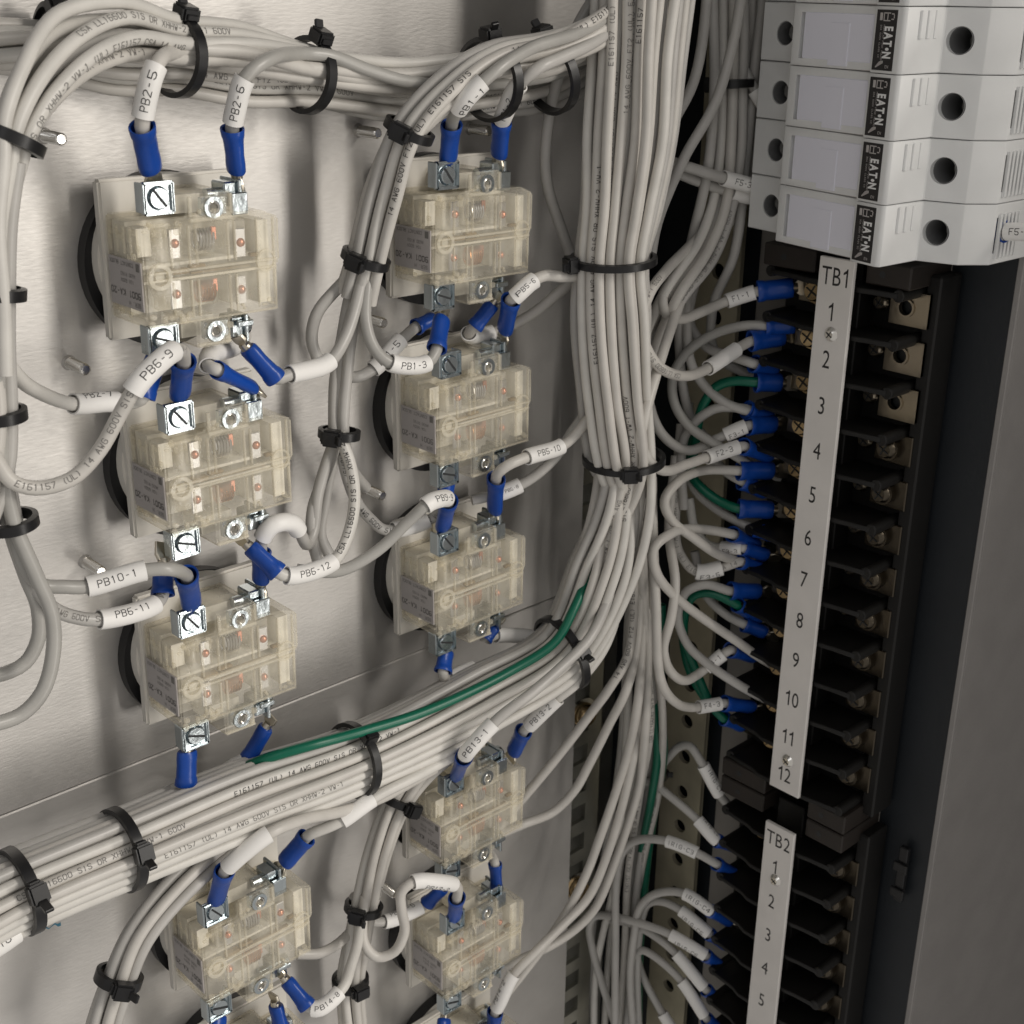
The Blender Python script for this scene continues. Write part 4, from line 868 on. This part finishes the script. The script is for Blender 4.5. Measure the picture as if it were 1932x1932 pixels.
tw([(1372, 330, 216), (1345, 430, 206), (1308, 505, 194), (1276, 590, 180), (1246, 680, 164), (1217, 783, 152), (1209, 831, 151), (1222, 866, 155), (1253, 888, 167), (1293, 877, 184), (1334, 863, 199)], 'grey wire looping to terminal 4 with sleeve F2-3', ((1402, 842, 212), (1450, 862, 221)), sleeve=(1333, 864, 1394, 845), text='F2-3', m_=WIRES[0], lugscale=1.1)
tw([(1450, 1080, 230), (1400, 1062, 219), (1353, 1045, 205), (1305, 1012, 192), (1267, 981, 182), (1254, 945, 179), (1279, 909, 187), (1332, 887, 204)], 'grey wire in a closed bend to terminal 5', ((1394, 888, 214), (1458, 888, 221)), m_=WIRES[0], lugscale=1.15)
tw([(1325, 770, 214), (1303, 840, 212), (1303, 893, 210), (1317, 914, 210), (1353, 943, 213)], 'green wire sagging to terminal 6', ((1394, 960, 216), (1458, 962, 222)), m_=M['green'], lugscale=1.15)
tw([(1300, 760, 214), (1290, 850, 213), (1308, 919, 213), (1351, 960, 216), (1400, 988, 219)], 'grey wire below the sagging green wire', ((1424, 998, 221), (1460, 1010, 225)), m_=WIRES[1])
tw([(1330, 850, 214), (1370, 890, 216)], 'short grey wire end at terminal 5 behind the blue lugs', ((1400, 908, 217), (1446, 930, 223)), m_=WIRES[1], lugscale=1.1)
tw([(1470, 1262, 230), (1430, 1238, 220), (1389, 1209, 210), (1317, 1160, 196), (1270, 1122, 182), (1238, 1079, 172), (1233, 1036, 170), (1265, 1007, 179), (1317, 998, 199)], 'grey wire in a wide S bend to terminal 6', ((1382, 1008, 212), (1426, 1026, 221)), m_=WIRES[0], lugscale=1.05)
tw([(1300, 940, 212), (1312, 1000, 212), (1340, 1030, 213)], 'grey wire with short sleeve F3-3 at terminal 7', ((1402, 1034, 217), (1446, 1048, 222)), sleeve=(1363, 1031, 1400, 1033), text='F3-3', turn=-.5)
tw([(1285, 800, 206), (1276, 920, 200), (1276, 1021, 198), (1285, 1048, 200), (1312, 1078, 203), (1362, 1071, 210)], 'grey wire with wide sleeve F3-5 at terminal 7', ((1396, 1060, 215), (1436, 1072, 222)), sleeve=(1313, 1078, 1362, 1072), text='F3-5', turn=-.8, leg=(1285, 1048), sr=3.0)
tw([(1470, 1330, 230), (1430, 1312, 221), (1389, 1289, 212), (1332, 1250, 204), (1298, 1217, 200), (1279, 1167, 198), (1286, 1131, 199), (1298, 1114, 200), (1332, 1103, 206)], 'grey wire in a narrow bend to terminal 8', ((1377, 1115, 214), (1432, 1116, 221)), m_=WIRES[1], lugscale=1.15)
tw([(1340, 1330, 214), (1310, 1258, 212), (1290, 1203, 208), (1298, 1138, 206), (1312, 1122, 207), (1341, 1119, 210)], 'green wire arching over the grey one to terminal 8', ((1392, 1142, 216), (1430, 1170, 222)), m_=M['green'])
tw([(1310, 1040, 214), (1330, 1120, 215), (1370, 1160, 217)], 'grey wire to terminal 8 under the green arch', ((1404, 1178, 219), (1444, 1194, 224)), m_=WIRES[1])
tw([(1275, 860, 200), (1262, 1000, 192), (1274, 1100, 184), (1266, 1167, 180), (1252, 1222, 178), (1262, 1262, 182), (1289, 1284, 191), (1317, 1272, 202)], 'grey wire looping to terminal 9 with sleeve F4-1', ((1378, 1226, 213), (1420, 1240, 221)), sleeve=(1330, 1259, 1366, 1235), text='F4-1', m_=WIRES[0], lugscale=1.1)
tw([(1230, 900, 180), (1232, 1010, 176), (1238, 1150, 174), (1241, 1244, 174), (1250, 1292, 178), (1272, 1323, 186), (1307, 1335, 200)], 'grey wire looping to terminal 10 with sleeve F4-3', ((1366, 1327, 213), (1420, 1334, 221)), sleeve=(1317, 1333, 1358, 1326), text='F4-3', m_=WIRES[0], lugscale=1.1)
tw([(1285, 1180, 214), (1298, 1256, 214), (1324, 1308, 215)], 'green wire slanting to terminal 10', ((1366, 1356, 218), (1402, 1372, 223)), m_=M['green'])
tw([(1235, 1500, 222), (1245, 1454, 219), (1262, 1428, 217), (1284, 1408, 216), (1302, 1408, 216), (1322, 1436, 217), (1356, 1497, 221), (1375, 1520, 224)], 'grey wire with thin white sleeve going in under terminal 12', None, sleeve=(1325, 1444, 1358, 1498), text='IRIG-C1', m_=WIRES[1], turn=.5)
tw([(1196, 1560, 212), (1206, 1492, 211), (1226, 1475, 211), (1242, 1485, 212), (1310, 1541, 216)], 'grey wire with the first white sleeve of TB2', ((1352, 1586, 218), (1392, 1600, 222)), sleeve=(1316, 1547, 1353, 1586), text='IRIG-C2', m_=WIRES[1], turn=.9)
tw([(1160, 1960, 200), (1161, 1780, 200), (1163, 1660, 200), (1174, 1609, 201), (1200, 1586, 203), (1254, 1586, 207), (1316, 1610, 212)], 'grey wire arching to TB2 with sleeve IRIG-C3', ((1352, 1630, 216), (1388, 1648, 222)), sleeve=(1258, 1587, 1315, 1609), text='IRIG-C3', m_=WIRES[1], turn=-.2)
tw([(1196, 1960, 208), (1189, 1840, 207), (1197, 1762, 207), (1207, 1713, 208), (1236, 1687, 210), (1288, 1685, 213)], 'grey wire arching to TB2 with sleeve IRIG-C4', ((1340, 1718, 217), (1376, 1740, 222)), sleeve=(1291, 1687, 1342, 1718), text='IRIG-C4', m_=WIRES[1], turn=-.2)
tw([(1205, 1960, 212), (1202, 1820, 212), (1210, 1736, 212), (1222, 1706, 213), (1248, 1701, 214), (1282, 1716, 216)], 'grey wire with sleeve IRIG-C5 below IRIG-C4', ((1338, 1762, 219), (1372, 1786, 223)), sleeve=(1285, 1718, 1338, 1761), text='IRIG-C5', m_=WIRES[1], turn=-.8)
tw([(1170, 1960, 204), (1150, 1900, 203), (1120, 1800, 200), (1112, 1752, 200), (1120, 1730, 200), (1142, 1727, 202), (1200, 1740, 206), (1258, 1760, 211)], 'grey wire in a tall arch to TB2 with sleeve IRIG-C6', ((1332, 1803, 217), (1370, 1828, 222)), sleeve=(1265, 1764, 1331, 1802), text='IRIG-C6', m_=WIRES[1], turn=-.9)
tw([(1150, 1735, 208), (1190, 1742, 210), (1222, 1757, 212), (1268, 1792, 215)], 'grey wire with blank sleeve below IRIG-C6', ((1333, 1868, 219), (1366, 1894, 223)), sleeve=(1275, 1799, 1330, 1861), m_=WIRES[1])
tw([(1212, 1960, 212), (1190, 1860, 211), (1197, 1803, 211), (1213, 1793, 212), (1278, 1842, 216)], 'grey wire with the lower blank sleeve at TB2', ((1333, 1922, 219), (1366, 1948, 223)), sleeve=(1287, 1850, 1330, 1916), m_=WIRES[1])
tw([(1195, 1780, 218), (1212, 1840, 218), (1250, 1912, 220), (1280, 1960, 221)], 'grey wire with a white sleeve cut off by the picture edge', None, sleeve=(1250, 1912, 1280, 1958), m_=WIRES[1])
for q in ([(1236, 1140, 200), (1234, 1300, 198), (1240, 1420, 204), (1230, 1500, 208), (1212, 1600, 216), (1195, 1760, 216), (1188, 1960, 216)], [(1248, 1140, 206), (1246, 1320, 204), (1252, 1420, 210), (1238, 1510, 219), (1222, 1620, 220), (1208, 1780, 220), (1204, 1960, 220)]):
    tag(obj('wire', wire_mesh(smooth([at(*p) for p in q])), M['green'], None, 60), 'green wire hanging in front of the perforated strip', 'wire', 'hanging green wires')
for q in ([(1225, 1050, 30), (1240, 1200, 205), (1240, 1340, 212), (1232, 1500, 216), (1206, 1640, 216), (1180, 1960, 214)],):
    tag(obj('wire', wire_mesh(smooth([at(*p) for p in q])), WIRES[1], None, 60), 'grey wire hanging down beside the green wires', 'wire', 'hanging grey wires')
tw([(1215, 292, 178), (1257, 303, 184), (1307, 318, 192), (1364, 336, 203), (1410, 348, 213), (1440, 358, 219)], 'grey wire with sleeve F5-3 plugged into the lowest fuse holder', None, sleeve=(1364, 336, 1424, 352), text='F5-3', m_=WIRES[1], r=1.9)
tw([(1215, 310, 182), (1257, 318, 188), (1307, 338, 197), (1364, 358, 208), (1400, 368, 215), (1440, 376, 221)], 'grey wire tucked under the F5-3 sleeve', None, sleeve=(1380, 362, 1426, 373), m_=WIRES[1], r=1.9)
wire([(2700, 900, 214), (2400, 640, 213), (2220, 510, 214), (2100, 470, 216), (2000, 448, 218), (1932, 438, 219)], 'wire with sleeve F5 and blue lug on the far side of the lowest fuse holder', None, (1900, 437, 1965, 441), 'F5-4', ((1896, 437, 219.5), (1864, 436, 220.5)), NX)
tw([(1380, -480, 216), (1376, -200, 216), (1378, 20, 216), (1400, 120, 218), (1425, 170, 219), (1450, 210, 222)], 'grey wire with a sleeve end showing behind the third fuse holder', None, sleeve=(1424, 170, 1446, 202), m_=WIRES[1])
